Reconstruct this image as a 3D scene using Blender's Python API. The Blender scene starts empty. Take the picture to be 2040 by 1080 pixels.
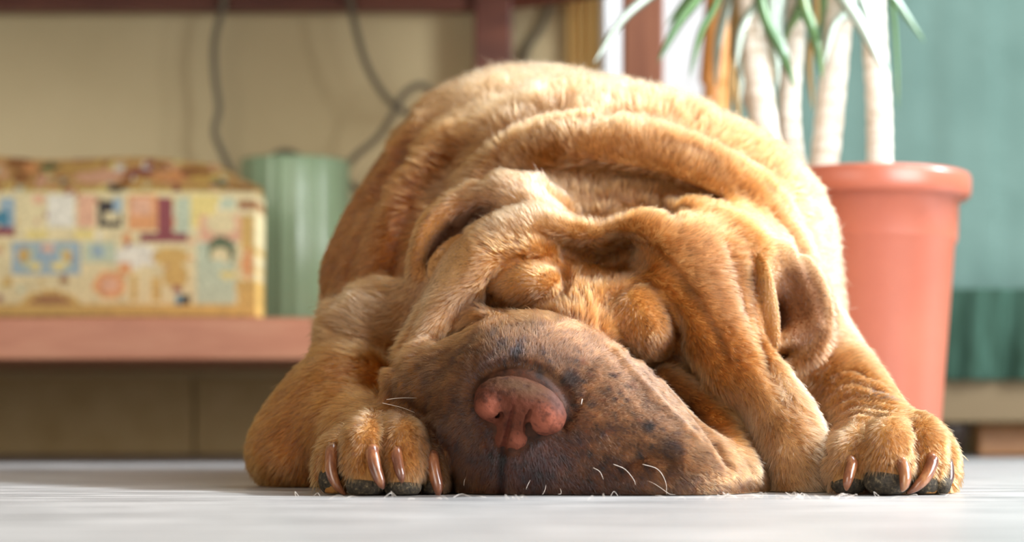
import bpy, bmesh, math, random, time
import numpy as np
from mathutils import Vector, Matrix

random.seed(7)
RNG = np.random.default_rng(7)
FUR = True
T0 = time.time()
scene = bpy.context.scene
COL = scene.collection

# ------------------------------------------------------------------ camera
CAM_H = 0.045          # the lens is a hand's width above the floor
FPX = 3970.0           # focal length in px of a 2040 px wide frame
HV = 840.0             # horizon row


def P(u, v, Y):
    """a point at distance Y in front of the lens that the photo shows at (u, v)"""
    return ((u - 1020.0) * Y / FPX, Y, CAM_H - (v - HV) * Y / FPX)


cd = bpy.data.cameras.new('camera')
cam = bpy.data.objects.new('camera', cd)
COL.objects.link(cam)
cam.location = (0, 0, CAM_H)
cam.rotation_euler = (math.pi / 2, 0, 0)
cd.sensor_width = 36.0
cd.lens = 36.0 * FPX / 2040.0
cd.shift_y = (HV - 540.0) / 2040.0
cd.clip_start = 0.05
cd.dof.use_dof = True
cd.dof.focus_distance = 1.25
cd.dof.aperture_fstop = 4.5
scene.camera = cam

# ------------------------------------------------------------------ light
w = bpy.data.worlds.new('world')
scene.world = w
w.use_nodes = True
bg = w.node_tree.nodes['Background']
bg.inputs[0].default_value = (1.0, 0.87, 0.69, 1)
bg.inputs[1].default_value = 0.28


def area(name, loc, target, size, energy, color):
    l = bpy.data.lights.new(name, 'AREA')
    l.shape = 'RECTANGLE'
    l.size, l.size_y = size
    l.energy = energy
    l.color = color
    o = bpy.data.objects.new(name, l)
    COL.objects.link(o)
    o.location = loc
    o.rotation_euler = (Vector(target) - Vector(loc)).to_track_quat('-Z', 'Y').to_euler()
    return o


sl = bpy.data.lights.new('sun', 'SUN')
sl.energy = 6.6
sl.angle = math.radians(3.5)
sl.color = (0.86, 0.93, 1.0)
so = bpy.data.objects.new('sun', sl)
COL.objects.link(so)
so.rotation_euler = Vector((-0.80, -0.07, -0.60)).to_track_quat('-Z', 'Y').to_euler()
area('window_daylight_side', (0.9, 2.2, 1.7), (0.05, 1.5, 0.1), (1.0, 0.8), 24.0, (0.88, 0.94, 1.0))
area('room_fill', (-1.0, -1.3, 0.95), (-0.1, 1.9, 0.4), (1.6, 1.8), 38.0, (1.0, 0.93, 0.83))  # added fill behind the camera, low enough to reach under the shelf

area('wall_fill', (1.15, 0.8, 0.62), (-0.1, 2.7, 0.35), (0.8, 0.9), 40.0, (0.95, 0.97, 1.0))  # added fill from the right to brighten the back wall

vs = scene.view_settings
scene.display_settings.display_device = 'sRGB'
vs.view_transform = 'Standard'
vs.look = 'None'
vs.exposure = 0.0
vs.gamma = 1.0
vs.use_curve_mapping = False
scene.cycles_curves.shape = 'RIBBONS'
scene.cycles_curves.subdivisions = 2
# ------------------------------------------------------------------ helpers


def tag(o, label=None, cat=None, group=None, kind=None):
    if label: o['label'] = label
    if cat: o['category'] = cat
    if group: o['group'] = group
    if kind: o['kind'] = kind
    return o


def empty(name, loc, label=None, cat=None, group=None):
    o = bpy.data.objects.new(name, None)
    COL.objects.link(o)
    o.location = loc
    return tag(o, label, cat, group)


def link(name, me, mat, parent=None, smooth=False):
    if mat is not None:
        me.materials.append(mat)
    o = bpy.data.objects.new(name, me)
    COL.objects.link(o)
    if parent is not None:
        o.parent = parent
        o.matrix_parent_inverse = Matrix.Translation(-Vector(parent.location))
    if smooth:
        me.polygons.foreach_set('use_smooth', [True] * len(me.polygons))
    return o


def obj(name, bm, mat, parent=None, smooth=False):
    me = bpy.data.meshes.new(name)
    bm.normal_update()
    bm.to_mesh(me)
    bm.free()
    return link(name, me, mat, parent, smooth)


def box(bm, x0, x1, y0, y1, z0, z1, bevel=0.0):
    r = bmesh.ops.create_cube(bm, size=1.0, matrix=Matrix.Translation(((x0 + x1) / 2, (y0 + y1) / 2, (z0 + z1) / 2)) @ Matrix.Diagonal((x1 - x0, y1 - y0, z1 - z0, 1)))
    if bevel:
        es = list({e for v in r['verts'] for e in v.link_edges})
        bmesh.ops.bevel(bm, geom=es, offset=bevel, segments=3, affect='EDGES', profile=0.5)
    return bm


def catmull(pts, n=8):
    p = np.asarray(pts, float)
    if len(p) < 3:
        t = np.linspace(0, 1, n + 1)[:, None]
        return p[0] * (1 - t) + p[-1] * t
    q = np.vstack([2 * p[0] - p[1], p, 2 * p[-1] - p[-2]])
    out = []
    for i in range(1, len(q) - 2):
        a, b, c, d = q[i - 1], q[i], q[i + 1], q[i + 2]
        for t in np.linspace(0, 1, n, endpoint=False):
            out.append(0.5 * (2 * b + (c - a) * t + (2 * a - 5 * b + 4 * c - d) * t * t + (3 * b - a - 3 * c + d) * t ** 3))
    out.append(p[-1])
    return np.array(out)


def tube(bm, pts, radii, seg=12, cap=True, squash=None):
    pts = [Vector(p) for p in pts]
    n = len(pts)
    if not hasattr(radii, '__len__'):
        radii = [radii] * n
    rings = []
    up = None
    for i, p in enumerate(pts):
        t = (pts[min(i + 1, n - 1)] - pts[max(i - 1, 0)]).normalized()
        if up is None:
            a = Vector((0, 1, 0)) if abs(t.y) < 0.9 else Vector((1, 0, 0))
            up = (a - t * a.dot(t)).normalized()
        else:
            up = (up - t * up.dot(t)).normalized()
        s = t.cross(up)
        ring = []
        for k in range(seg):
            a = 2 * math.pi * k / seg
            q = 1.0 if squash is None else squash
            ring.append(bm.verts.new(p + (s * math.cos(a) + up * math.sin(a) * q) * radii[i]))
        rings.append(ring)
    for i in range(n - 1):
        for k in range(seg):
            bm.faces.new((rings[i][k], rings[i][(k + 1) % seg], rings[i + 1][(k + 1) % seg], rings[i + 1][k]))
    if cap:
        bm.faces.new(rings[0][::-1])
        bm.faces.new(rings[-1])
    return bm


def lathe(bm, prof, cx, cy, seg=64, flute=None):
    rings = []
    for (r, z) in prof:
        ring = []
        for k in range(seg):
            a = 2 * math.pi * k / seg
            rr = r * (1 + (flute(a, z) if flute else 0))
            ring.append(bm.verts.new((cx + rr * math.cos(a), cy + rr * math.sin(a), z)))
        rings.append(ring)
    for i in range(len(rings) - 1):
        for k in range(seg):
            bm.faces.new((rings[i][k], rings[i][(k + 1) % seg], rings[i + 1][(k + 1) % seg], rings[i + 1][k]))
    bm.faces.new(rings[0][::-1])
    bm.faces.new(rings[-1])
    return bm


# material helpers
def mat(name, color=(0.5, 0.5, 0.5), rough=0.6, spec=0.5, **kw):
    m = bpy.data.materials.new(name)
    m.use_nodes = True
    b = m.node_tree.nodes['Principled BSDF']
    b.inputs['Base Color'].default_value = (*color, 1)
    b.inputs['Roughness'].default_value = rough
    b.inputs['Specular IOR Level'].default_value = spec
    for k, v in kw.items():
        b.inputs[k.replace('_', ' ')].default_value = v
    return m


def ramp_noise(m, stops, scale=8.0, stretch=(1, 1, 1), detail=6, rough=0.6, bump=0.0, distort=0.0, bscale=None):
    """procedural noise pattern through a colour ramp, driven by object-space position"""
    nt = m.node_tree
    N, L = nt.nodes, nt.links
    b = N['Principled BSDF']
    tc = N.new('ShaderNodeTexCoord')
    mp = N.new('ShaderNodeMapping')
    mp.inputs['Scale'].default_value = stretch
    L.new(tc.outputs['Object'], mp.inputs['Vector'])
    nz = N.new('ShaderNodeTexNoise')
    nz.inputs['Scale'].default_value = scale
    nz.inputs['Detail'].default_value = detail
    nz.inputs['Roughness'].default_value = rough
    nz.inputs['Distortion'].default_value = distort
    L.new(mp.outputs[0], nz.inputs['Vector'])
    cr = N.new('ShaderNodeValToRGB')
    els = cr.color_ramp.elements
    while len(els) < len(stops):
        els.new(0.5)
    for e, (p, c) in zip(els, stops):
        e.position = p
        e.color = (*c, 1)
    L.new(nz.outputs['Fac'], cr.inputs[0])
    L.new(cr.outputs[0], b.inputs['Base Color'])
    if bump:
        bp = N.new('ShaderNodeBump')
        bp.inputs['Strength'].default_value = 1.0
        bp.inputs['Distance'].default_value = bump
        if bscale:
            n2 = N.new('ShaderNodeTexNoise')
            n2.inputs['Scale'].default_value = bscale
            n2.inputs['Detail'].default_value = 3
            L.new(mp.outputs[0], n2.inputs['Vector'])
            L.new(n2.outputs['Fac'], bp.inputs['Height'])
        else:
            L.new(nz.outputs['Fac'], bp.inputs['Height'])
        L.new(bp.outputs[0], b.inputs['Normal'])
    return m


def attr_mat(name, attr='col', rough=0.6, spec=0.4, bump=0.0, bscale=900.0, sss=0.0):
    m = mat(name, rough=rough, spec=spec)
    N, L = m.node_tree.nodes, m.node_tree.links
    a = N.new('ShaderNodeAttribute')
    a.attribute_name = attr
    L.new(a.outputs['Color'], N['Principled BSDF'].inputs['Base Color'])
    if bump:
        tc = N.new('ShaderNodeTexCoord')
        nz = N.new('ShaderNodeTexVoronoi')
        nz.inputs['Scale'].default_value = bscale
        L.new(tc.outputs['Object'], nz.inputs['Vector'])
        bp = N.new('ShaderNodeBump')
        bp.inputs['Distance'].default_value = bump
        L.new(nz.outputs['Distance'], bp.inputs['Height'])
        L.new(bp.outputs[0], N['Principled BSDF'].inputs['Normal'])
    return m


# value noise
_tab = RNG.random(4096).astype(np.float32)


def vnoise(p):
    p = np.asarray(p, np.float64)
    i = np.floor(p).astype(np.int64)
    f = p - i
    f = f * f * (3 - 2 * f)
    out = 0
    for dx in (0, 1):
        for dy in (0, 1):
            for dz in (0, 1):
                h = ((i[:, 0] + dx) * 73856093) ^ ((i[:, 1] + dy) * 19349663) ^ ((i[:, 2] + dz) * 83492791)
                wgt = (f[:, 0] if dx else 1 - f[:, 0]) * (f[:, 1] if dy else 1 - f[:, 1]) * (f[:, 2] if dz else 1 - f[:, 2])
                out = out + wgt * _tab[(h ^ (h >> 13)) & 4095]
    return out * 2 - 1


def fbm(p, scale, oct=3):
    a, s, o = 1.0, 0.0, 0.0
    for k in range(oct):
        o = o + a * vnoise(np.asarray(p) * scale * (2 ** k) + 17.3 * k)
        s += a
        a *= 0.55
    return o / s


# ------------------------------------------------------------------ sculpting in a distance field
class Vol:
    def __init__(self, xs, ys, zs):
        self.ax = [np.asarray(a, np.float32) for a in (xs, ys, zs)]
        self.F = np.full([len(a) for a in self.ax], 0.08, np.float32)

    def sub(self, lo, hi):
        sl = tuple(slice(max(0, int(np.searchsorted(a, l)) - 1), int(np.searchsorted(a, h)) + 1) for a, l, h in zip(self.ax, lo, hi))
        g = [a[s] for a, s in zip(self.ax, sl)]
        return sl, g[0][:, None, None], g[1][None, :, None], g[2][None, None, :]

    def apply(self, sl, d, k, mode):
        A = self.F[sl]
        if mode == 'carve':
            d = -d
            h = np.maximum(k - np.abs(A - d), 0) / k
            self.F[sl] = np.maximum(A, d) + h * h * k * 0.25
        else:
            h = np.maximum(k - np.abs(A - d), 0) / k
            self.F[sl] = np.minimum(A, d) - h * h * k * 0.25

    def ell(self, u, v, Y, ru, rv, ry, rot=0.0, k=0.01, mode='add', yaw=0.0):
        """ellipsoid seen at (u,v), distance Y; ru, rv half sizes in px, ry half depth in m, rot clockwise degrees in the view"""
        c = P(u, v, Y)
        s = Y / FPX
        r = np.array([ru * s, ry, rv * s], np.float32)
        R = float(max(r)) + k + 0.006
        sl, x, y, z = self.sub([q - R for q in c], [q + R for q in c])
        if 0 in self.F[sl].shape:
            return
        x, y, z = x - c[0], y - c[1], z - c[2]
        a = math.radians(rot)
        xr = x * math.cos(a) - z * math.sin(a)
        zr = x * math.sin(a) + z * math.cos(a)
        if yaw:
            b = math.radians(yaw)
            xr, y = xr * math.cos(b) + y * math.sin(b), -xr * math.sin(b) + y * math.cos(b)
        k0 = np.sqrt((xr / r[0]) ** 2 + (y / r[1]) ** 2 + (zr / r[2]) ** 2)
        k1 = np.sqrt((xr / r[0] ** 2) ** 2 + (y / r[1] ** 2) ** 2 + (zr / r[2] ** 2) ** 2) + 1e-6
        self.apply(sl, k0 * (k0 - 1) / k1, k, mode)

    def chain(self, pts, k=0.008, mode='add', n=6, sy=1.0):
        """tube through (u, v, Y, radius px)"""
        q = catmull([[*P(p[0], p[1], p[2]), p[3] * p[2] / FPX] for p in pts], n)
        R = float(q[:, 3].max()) + k + 0.006
        lo, hi = q[:, :3].min(0) - R, q[:, :3].max(0) + R
        sl, x, y, z = self.sub(lo, hi)
        if 0 in self.F[sl].shape:
            return
        D = np.full(self.F[sl].shape, 0.08, np.float32)
        x0, y0, z0 = (self.ax[i][sl[i].start] for i in range(3))
        for a, b in zip(q[:-1], q[1:]):
            RR = max(a[3], b[3]) + k + 0.006
            s2, X, Yv, Z = self.sub(np.minimum(a[:3], b[:3]) - RR, np.maximum(a[:3], b[:3]) + RR)
            loc = tuple(slice(max(0, s2[i].start - sl[i].start), max(0, s2[i].stop - sl[i].start)) for i in range(3))
            d = b[:3] - a[:3]
            L2 = float(d @ d) + 1e-12
            t = np.clip(((X - a[0]) * d[0] + (Yv - a[1]) * d[1] + (Z - a[2]) * d[2]) / L2, 0, 1)
            dist = np.sqrt((X - a[0] - t * d[0]) ** 2 + ((Yv - a[1] - t * d[1]) / sy) ** 2 + (Z - a[2] - t * d[2]) ** 2) - (a[3] + t * (b[3] - a[3]))
            T = D[loc]
            dist = dist[:T.shape[0], :T.shape[1], :T.shape[2]]
            D[loc] = np.minimum(T, dist)
        self.apply(sl, D, k, mode)

    def at(self, pts):
        """trilinear sample"""
        idx = [np.interp(pts[:, i], self.ax[i], np.arange(len(self.ax[i]))) for i in range(3)]
        i0 = [np.minimum(q.astype(int), len(self.ax[i]) - 2) for i, q in enumerate(idx)]
        f = [q - j for q, j in zip(idx, i0)]
        o = 0
        for a in (0, 1):
            for b in (0, 1):
                for c in (0, 1):
                    o = o + (f[0] if a else 1 - f[0]) * (f[1] if b else 1 - f[1]) * (f[2] if c else 1 - f[2]) * self.F[i0[0] + a, i0[1] + b, i0[2] + c]
        return o

    def snap(self, uv, y0=None):
        """first surface behind each (u, v)"""
        Y = np.arange(self.ax[1][1] if y0 is None else y0, self.ax[1][-2], 0.001)
        out = []
        for (u, v) in uv:
            p = np.stack(P(u, v, Y), -1)
            f = self.at(p)
            hit = np.nonzero(f < 0)[0]
            out.append(p[hit[0]] if len(hit) else np.array(P(u, v, 1.4)))
        return np.array(out)

    def groove(self, pts, n=6, y0=None, sink=0.0):
        """press (depth > 0) or raise (depth < 0) the surface along a line of (u, v, half width px, depth px)"""
        q = catmull(pts, n)
        s = self.snap(q[:, :2], y0)
        # keep the line from jumping between layers
        Ys = s[:, 1].copy()
        for i in range(1, len(Ys) - 1):
            Ys[i] = np.median(s[i - 1:i + 2, 1])
        s = np.stack(P(q[:, 0], q[:, 1], Ys + sink), -1)
        W = np.maximum(q[:, 2], 1) * Ys / FPX
        Dp = q[:, 3] * Ys / FPX
        R = float(W.max()) * 2.6
        sl, x, y, z = self.sub(s.min(0) - R, s.max(0) + R)
        G = np.zeros(self.F[sl].shape, np.float32)
        for i in range(len(s) - 1):
            a, b = s[i], s[i + 1]
            rr = max(W[i], W[i + 1]) * 2.6
            s2, X, Yv, Z = self.sub(np.minimum(a, b) - rr, np.maximum(a, b) + rr)
            loc = tuple(slice(max(0, s2[j].start - sl[j].start), max(0, s2[j].stop - sl[j].start)) for j in range(3))
            d = b - a
            t = np.clip(((X - a[0]) * d[0] + (Yv - a[1]) * d[1] + (Z - a[2]) * d[2]) / (float(d @ d) + 1e-12), 0, 1)
            d2 = (X - a[0] - t * d[0]) ** 2 + (Yv - a[1] - t * d[1]) ** 2 + (Z - a[2] - t * d[2]) ** 2
            ww = W[i] + t * (W[i + 1] - W[i])
            amp = (Dp[i] + t * (Dp[i + 1] - Dp[i])) * np.exp(-d2 / (ww * ww))
            T = G[loc]
            amp = amp[:T.shape[0], :T.shape[1], :T.shape[2]]
            G[loc] = np.where(np.abs(amp) > np.abs(T), amp, T)
        self.F[sl] += G

    def mesh(self, name):
        F = self.F
        S = F < 0
        nx, ny, nz = F.shape
        acc = np.zeros((nx - 1, ny - 1, nz - 1, 3), np.float32)
        cnt = np.zeros((nx - 1, ny - 1, nz - 1), np.uint8)
        crossings = []
        for axis in range(3):
            a = [slice(None)] * 3
            b = [slice(None)] * 3
            a[axis] = slice(0, -1)
            b[axis] = slice(1, None)
            sa, sb = S[tuple(a)], S[tuple(b)]
            I = np.nonzero(sa != sb)
            fa = F[tuple(a)][I]
            fb = F[tuple(b)][I]
            t = fa / (fa - fb)
            pos = np.stack(I, -1).astype(np.float32)
            pos[:, axis] += t
            crossings.append((I, sa[I]))
            o = [i for i in range(3) if i != axis]
            for d1 in (0, 1):
                for d2 in (0, 1):
                    c = list(I)
                    c[o[0]] = c[o[0]] - d1
                    c[o[1]] = c[o[1]] - d2
                    ok = (c[0] >= 0) & (c[1] >= 0) & (c[2] >= 0) & (c[0] < nx - 1) & (c[1] < ny - 1) & (c[2] < nz - 1)
                    cc = tuple(q[ok] for q in c)
                    flat = (cc[0] * (ny - 1) + cc[1]) * (nz - 1) + cc[2]
                    A = acc.reshape(-1, 3)
                    A[flat] += pos[ok]           # each cell sees an edge slot once per call
                    cnt.reshape(-1)[flat] += 1
        M = cnt > 0
        idx = np.full(M.shape, -1, np.int32)
        idx[M] = np.arange(M.sum())
        vp = acc[M] / cnt[M][:, None]
        verts = np.stack([np.interp(vp[:, i], np.arange(len(self.ax[i])), self.ax[i]) for i in range(3)], -1)
        faces = []
        for axis, (I, inside) in enumerate(crossings):
            o = [(axis + 1) % 3, (axis + 2) % 3]
            cells = []
            for d1, d2 in ((0, 0), (1, 0), (1, 1), (0, 1)):
                c = list(I)
                c[o[0]] = c[o[0]] - d1
                c[o[1]] = c[o[1]] - d2
                cells.append(c)
            ok = np.ones(len(I[0]), bool)
            for c in cells:
                ok &= (c[0] >= 0) & (c[1] >= 0) & (c[2] >= 0) & (c[0] < nx - 1) & (c[1] < ny - 1) & (c[2] < nz - 1)
            q = np.stack([idx[c[0][ok], c[1][ok], c[2][ok]] for c in cells], -1)
            ins = inside[ok]
            q[~ins] = q[~ins][:, ::-1]
            faces.append(q)
        faces = np.vstack(faces)
        me = bpy.data.meshes.new(name)
        me.vertices.add(len(verts))
        me.vertices.foreach_set('co', verts.astype(np.float32).ravel())
        me.loops.add(faces.size)
        me.loops.foreach_set('vertex_index', faces.astype(np.int32).ravel())
        me.polygons.add(len(faces))
        me.polygons.foreach_set('loop_start', np.arange(0, faces.size, 4, dtype=np.int32))
        me.update(calc_edges=True)
        me.polygons.foreach_set('use_smooth', np.ones(len(faces), bool))
        return me, verts, faces


def set_col(me, c, name='col'):
    a = me.color_attributes.new(name, 'FLOAT_COLOR', 'POINT')
    a.data.foreach_set('color', np.hstack([np.clip(c, 0, 1), np.ones((len(c), 1))]).astype(np.float32).ravel())


# ------------------------------------------------------------------ the dog
def steps(*seg):
    out = [seg[0][0]]
    for a, b, s in seg:
        n = max(1, int(round((b - a) / s)))
        out += list(a + (b - a) * (np.arange(n) + 1) / n)
    return np.array(out)


V = Vol(steps((-0.205, 0.305, 0.0015)), steps((1.13, 1.46, 0.0015), (1.46, 1.56, 0.0025), (1.56, 2.06, 0.005)), steps((-0.006, 0.20, 0.0015), (0.20, 0.40, 0.0028)))
E, Cn, G = V.ell, V.chain, V.groove

# --- trunk, haunches and shoulders
E(1025, 612, 1.74, 358, 425, 0.19, k=0.02)
E(1245, 655, 1.68, 380, 450, 0.20, k=0.05)
E(1405, 665, 1.55, 235, 325, 0.11, k=0.05)
E(880, 640, 1.58, 225, 280, 0.13, k=0.04)
E(1190, 800, 1.62, 470, 200, 0.25, k=0.05)
E(1035, 362, 1.66, 180, 170, 0.10, rot=-15, k=0.06)
E(1230, 400, 1.55, 300, 185, 0.10, rot=12, k=0.05)
E(1460, 485, 1.53, 140, 145, 0.08, rot=35, k=0.05)
# neck ruffs (rolls of loose skin)
Cn([(1000, 300, 1.52, 60), (1110, 250, 1.53, 60), (1260, 260, 1.54, 60), (1400, 320, 1.52, 60), (1495, 420, 1.50, 60), (1555, 540, 1.48, 56)], k=0.02)
Cn([(960, 385, 1.485, 48), (1040, 315, 1.475, 50), (1150, 285, 1.458, 52), (1270, 295, 1.452, 52), (1400, 340, 1.448, 52), (1490, 400, 1.45, 52), (1560, 500, 1.445, 52), (1602, 600, 1.435, 48), (1630, 680, 1.43, 40)], k=0.014)
Cn([(930, 330, 1.56, 70), (850, 420, 1.53, 65), (800, 520, 1.50, 60), (780, 600, 1.47, 50)], k=0.02)
Cn([(860, 330, 1.62, 60), (770, 430, 1.60, 60), (715, 540, 1.58, 55)], k=0.03)

# --- skull
E(1190, 640, 1.45, 350, 270, 0.115, k=0.03)
E(1250, 480, 1.45, 220, 120, 0.075, k=0.02)
E(1440, 620, 1.43, 160, 200, 0.08, rot=-8, k=0.02)
E(960, 560, 1.43, 130, 150, 0.07, rot=20, k=0.02)
# root of the left ear and crown roll
Cn([(842, 575, 1.392, 14), (838, 520, 1.390, 20), (862, 455, 1.392, 24), (925, 402, 1.398, 26), (985, 384, 1.402, 26), (1045, 390, 1.405, 22), (1105, 396, 1.402, 22), (1160, 436, 1.39, 18)], k=0.014)
E(1070, 415, 1.415, 100, 36, 0.030, rot=15, k=0.025)
# outer left face fold
Cn([(1215, 452, 1.362, 28), (1160, 462, 1.358, 34), (1090, 452, 1.36, 38), (1015, 465, 1.36, 36), (962, 503, 1.355, 34), (922, 560, 1.345, 36), (880, 630, 1.338, 40), (840, 690, 1.328, 40), (812, 730, 1.317, 30)], k=0.022)
# inner left brow
E(1040, 515, 1.370, 110, 48, 0.032, rot=-12, k=0.02)
Cn([(960, 545, 1.345, 30), (925, 600, 1.338, 30), (900, 650, 1.332, 26)], k=0.016)
E(905, 625, 1.362, 62, 110, 0.030, rot=32, k=0.014)
E(960, 545, 1.368, 90, 60, 0.034, rot=-30, k=0.016)
# glabella and bridge of the nose
E(1165, 602, 1.362, 95, 60, 0.036, k=0.018)
E(1150, 655, 1.345, 95, 60, 0.040, rot=15, k=0.02)
# left closed eyelid and the roll below it
E(1052, 568, 1.343, 76, 48, 0.025, rot=-14, k=0.005)
Cn([(925, 650, 1.325, 16), (965, 630, 1.32, 20), (1010, 640, 1.318, 18)], k=0.004)
# right closed eyelid
E(1270, 640, 1.346, 60, 74, 0.030, rot=-18, k=0.012)
E(1292, 668, 1.339, 48, 50, 0.028, k=0.010)
# right brow
Cn([(1215, 560, 1.362, 24), (1265, 545, 1.356, 26), (1330, 568, 1.346, 30), (1380, 620, 1.332, 32), (1405, 680, 1.325, 32), (1440, 750, 1.315, 30)], k=0.008)
# outer right fold running to the floor
Cn([(1215, 440, 1.362, 30), (1275, 448, 1.360, 38), (1345, 502, 1.356, 46), (1410, 577, 1.348, 50), (1455, 670, 1.335, 54), (1510, 760, 1.315, 58), (1565, 850, 1.300, 64), (1590, 925, 1.285, 66), (1592, 960, 1.28, 62)], k=0.026)
E(1422, 600, 1.376, 78, 145, 0.036, rot=-24, k=0.03)
# second cheek roll
Cn([(1330, 760, 1.338, 28), (1395, 815, 1.324, 32), (1452, 876, 1.302, 36), (1482, 940, 1.278, 44), (1474, 965, 1.274, 42)], k=0.006)
# cheek wall below the right ear
Cn([(1600, 700, 1.40, 40), (1590, 780, 1.385, 42), (1600, 860, 1.36, 40)], k=0.015)
E(1480, 560, 1.385, 75, 120, 0.03, rot=-15, k=0.015)

# --- muzzle
E(1050, 830, 1.285, 205, 205, 0.085, k=0.012)
E(1178, 858, 1.290, 192, 162, 0.085, rot=28, k=0.02)
E(1318, 918, 1.275, 170, 98, 0.066, rot=35, k=0.018)
E(1030, 900, 1.265, 150, 120, 0.060, k=0.02)
E(1250, 950, 1.262, 240, 70, 0.055, k=0.02)
E(868, 760, 1.295, 92, 68, 0.040, rot=-25, k=0.015)
E(818, 762, 1.295, 45, 46, 0.030, k=0.010)
E(930, 860, 1.280, 80, 120, 0.045, k=0.015)

# --- left foreleg
E(640, 880, 1.40, 128, 100, 0.055, k=0.012)
E(705, 810, 1.40, 125, 125, 0.060, k=0.03)
E(590, 915, 1.39, 78, 60, 0.040, k=0.02)
E(740, 668, 1.44, 80, 80, 0.045, rot=-10, k=0.03)
Cn([(695, 665, 1.42, 30), (715, 635, 1.42, 36), (760, 615, 1.42, 40), (810, 620, 1.41, 34)], k=0.025)
Cn([(700, 860, 1.34, 75), (745, 885, 1.29, 72), (765, 910, 1.26, 70)], k=0.02)
# toes: knuckle, mid, tip
LT = [[(690, 880, 1.262, 34), (668, 905, 1.240, 36), (662, 945, 1.232, 34), (668, 968, 1.228, 26)],
      [(738, 862, 1.250, 42), (728, 885, 1.226, 46), (730, 935, 1.216, 46), (735, 965, 1.214, 30)],
      [(795, 860, 1.250, 42), (806, 885, 1.226, 46), (802, 935, 1.216, 46), (802, 965, 1.214, 30)],
      [(840, 872, 1.262, 34), (860, 905, 1.238, 36), (866, 940, 1.230, 34), (860, 968, 1.226, 26)]]
RT = [[(1722, 880, 1.262, 42), (1698, 905, 1.238, 48), (1690, 945, 1.228, 44), (1695, 965, 1.226, 30)],
      [(1775, 870, 1.248, 46), (1768, 890, 1.226, 52), (1770, 935, 1.218, 50), (1775, 965, 1.216, 34)],
      [(1830, 868, 1.252, 40), (1842, 890, 1.234, 42), (1845, 935, 1.226, 38), (1842, 965, 1.222, 28)],
      [(1850, 885, 1.275, 34), (1872, 910, 1.258, 34), (1878, 945, 1.252, 30), (1872, 966, 1.248, 24)]]
for t in LT:
    Cn(t, k=0.004)
for t in RT:
    Cn(t, k=0.004)
# --- right foreleg
Cn([(1600, 700, 1.44, 95), (1660, 760, 1.40, 85), (1710, 815, 1.35, 78), (1750, 865, 1.30, 74), (1772, 905, 1.27, 74)], k=0.02)
E(1770, 900, 1.285, 100, 70, 0.035, k=0.015)

# --- right ear: hollow, flap, tip
E(1572, 600, 1.385, 80, 112, 0.024, rot=-14, k=0.010)
E(1592, 598, 1.345, 46, 84, 0.028, rot=-14, k=0.010, mode='carve')
E(1562, 630, 1.352, 20, 44, 0.040, rot=6, k=0.010, mode='carve')
E(1528, 602, 1.341, 22, 102, 0.0042, rot=-9, k=0.002, yaw=-30)
Cn([(1496, 520, 1.36, 5), (1500, 580, 1.355, 7), (1506, 640, 1.352, 7), (1514, 690, 1.35, 5)], k=0.003, mode='carve', sy=2.0)
Cn([(1608, 560, 1.392, 8), (1602, 610, 1.385, 14), (1612, 660, 1.385, 8)], k=0.010)
Cn([(1502, 494, 1.366, 6), (1560, 504, 1.374, 6), (1612, 548, 1.376, 6), (1640, 600, 1.374, 6), (1640, 650, 1.370, 6)], k=0.012)
Cn([(1545, 680, 1.362, 8), (1580, 672, 1.370, 18), (1618, 655, 1.376, 20), (1634, 620, 1.380, 12)], k=0.010)
E(1562, 722, 1.375, 34, 16, 0.020, rot=-12, k=0.008, mode='carve')
Cn([(1540, 735, 1.385, 10), (1580, 728, 1.375, 16), (1620, 705, 1.37, 14), (1642, 670, 1.37, 10)], k=0.008)
# --- left ear: shadowed hollow with a thin folded tip
Cn([(1000, 405, 1.370, 14), (950, 432, 1.380, 26), (910, 470, 1.388, 30), (882, 510, 1.392, 28), (868, 550, 1.395, 16)], k=0.004, mode='carve', sy=2.2)
Cn([(955, 455, 1.392, 6), (920, 474, 1.386, 11), (890, 496, 1.380, 15), (868, 524, 1.376, 17), (862, 545, 1.376, 12)], k=0.002, sy=0.35)
print('masses', round(time.time() - T0, 1))

E(1192, 508, 1.342, 72, 27, 0.037, rot=4, k=0.026, mode='carve')
E(1242, 500, 1.342, 26, 24, 0.042, rot=30, k=0.018, mode='carve')
E(1110, 486, 1.333, 40, 14, 0.010, rot=28, k=0.008, mode='carve')
# scalp hollow, a wedge between the neck roll and the two brow rolls
E(1190, 388, 1.372, 78, 36, 0.038, k=0.022, mode='carve')
E(1215, 376, 1.400, 95, 28, 0.045, rot=8, k=0.025, mode='carve')
E(1290, 392, 1.400, 60, 22, 0.040, rot=14, k=0.020, mode='carve')
E(1190, 406, 1.385, 44, 28, 0.038, k=0.020, mode='carve')
Cn([(1085, 350, 1.425, 12), (1180, 356, 1.425, 24), (1260, 364, 1.425, 28), (1340, 380, 1.425, 24), (1430, 406, 1.425, 12)], k=0.008, mode='carve', sy=2.8)
# gap under the right eye
Cn([(1275, 728, 1.325, 12), (1330, 735, 1.315, 16), (1375, 755, 1.305, 14)], k=0.006, mode='carve')
Cn([(1345, 732, 1.315, 8), (1400, 768, 1.300, 10), (1448, 822, 1.290, 10), (1488, 882, 1.278, 9), (1530, 948, 1.262, 8), (1540, 985, 1.26, 8)], k=0.006, mode='carve', sy=3.0)
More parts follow.
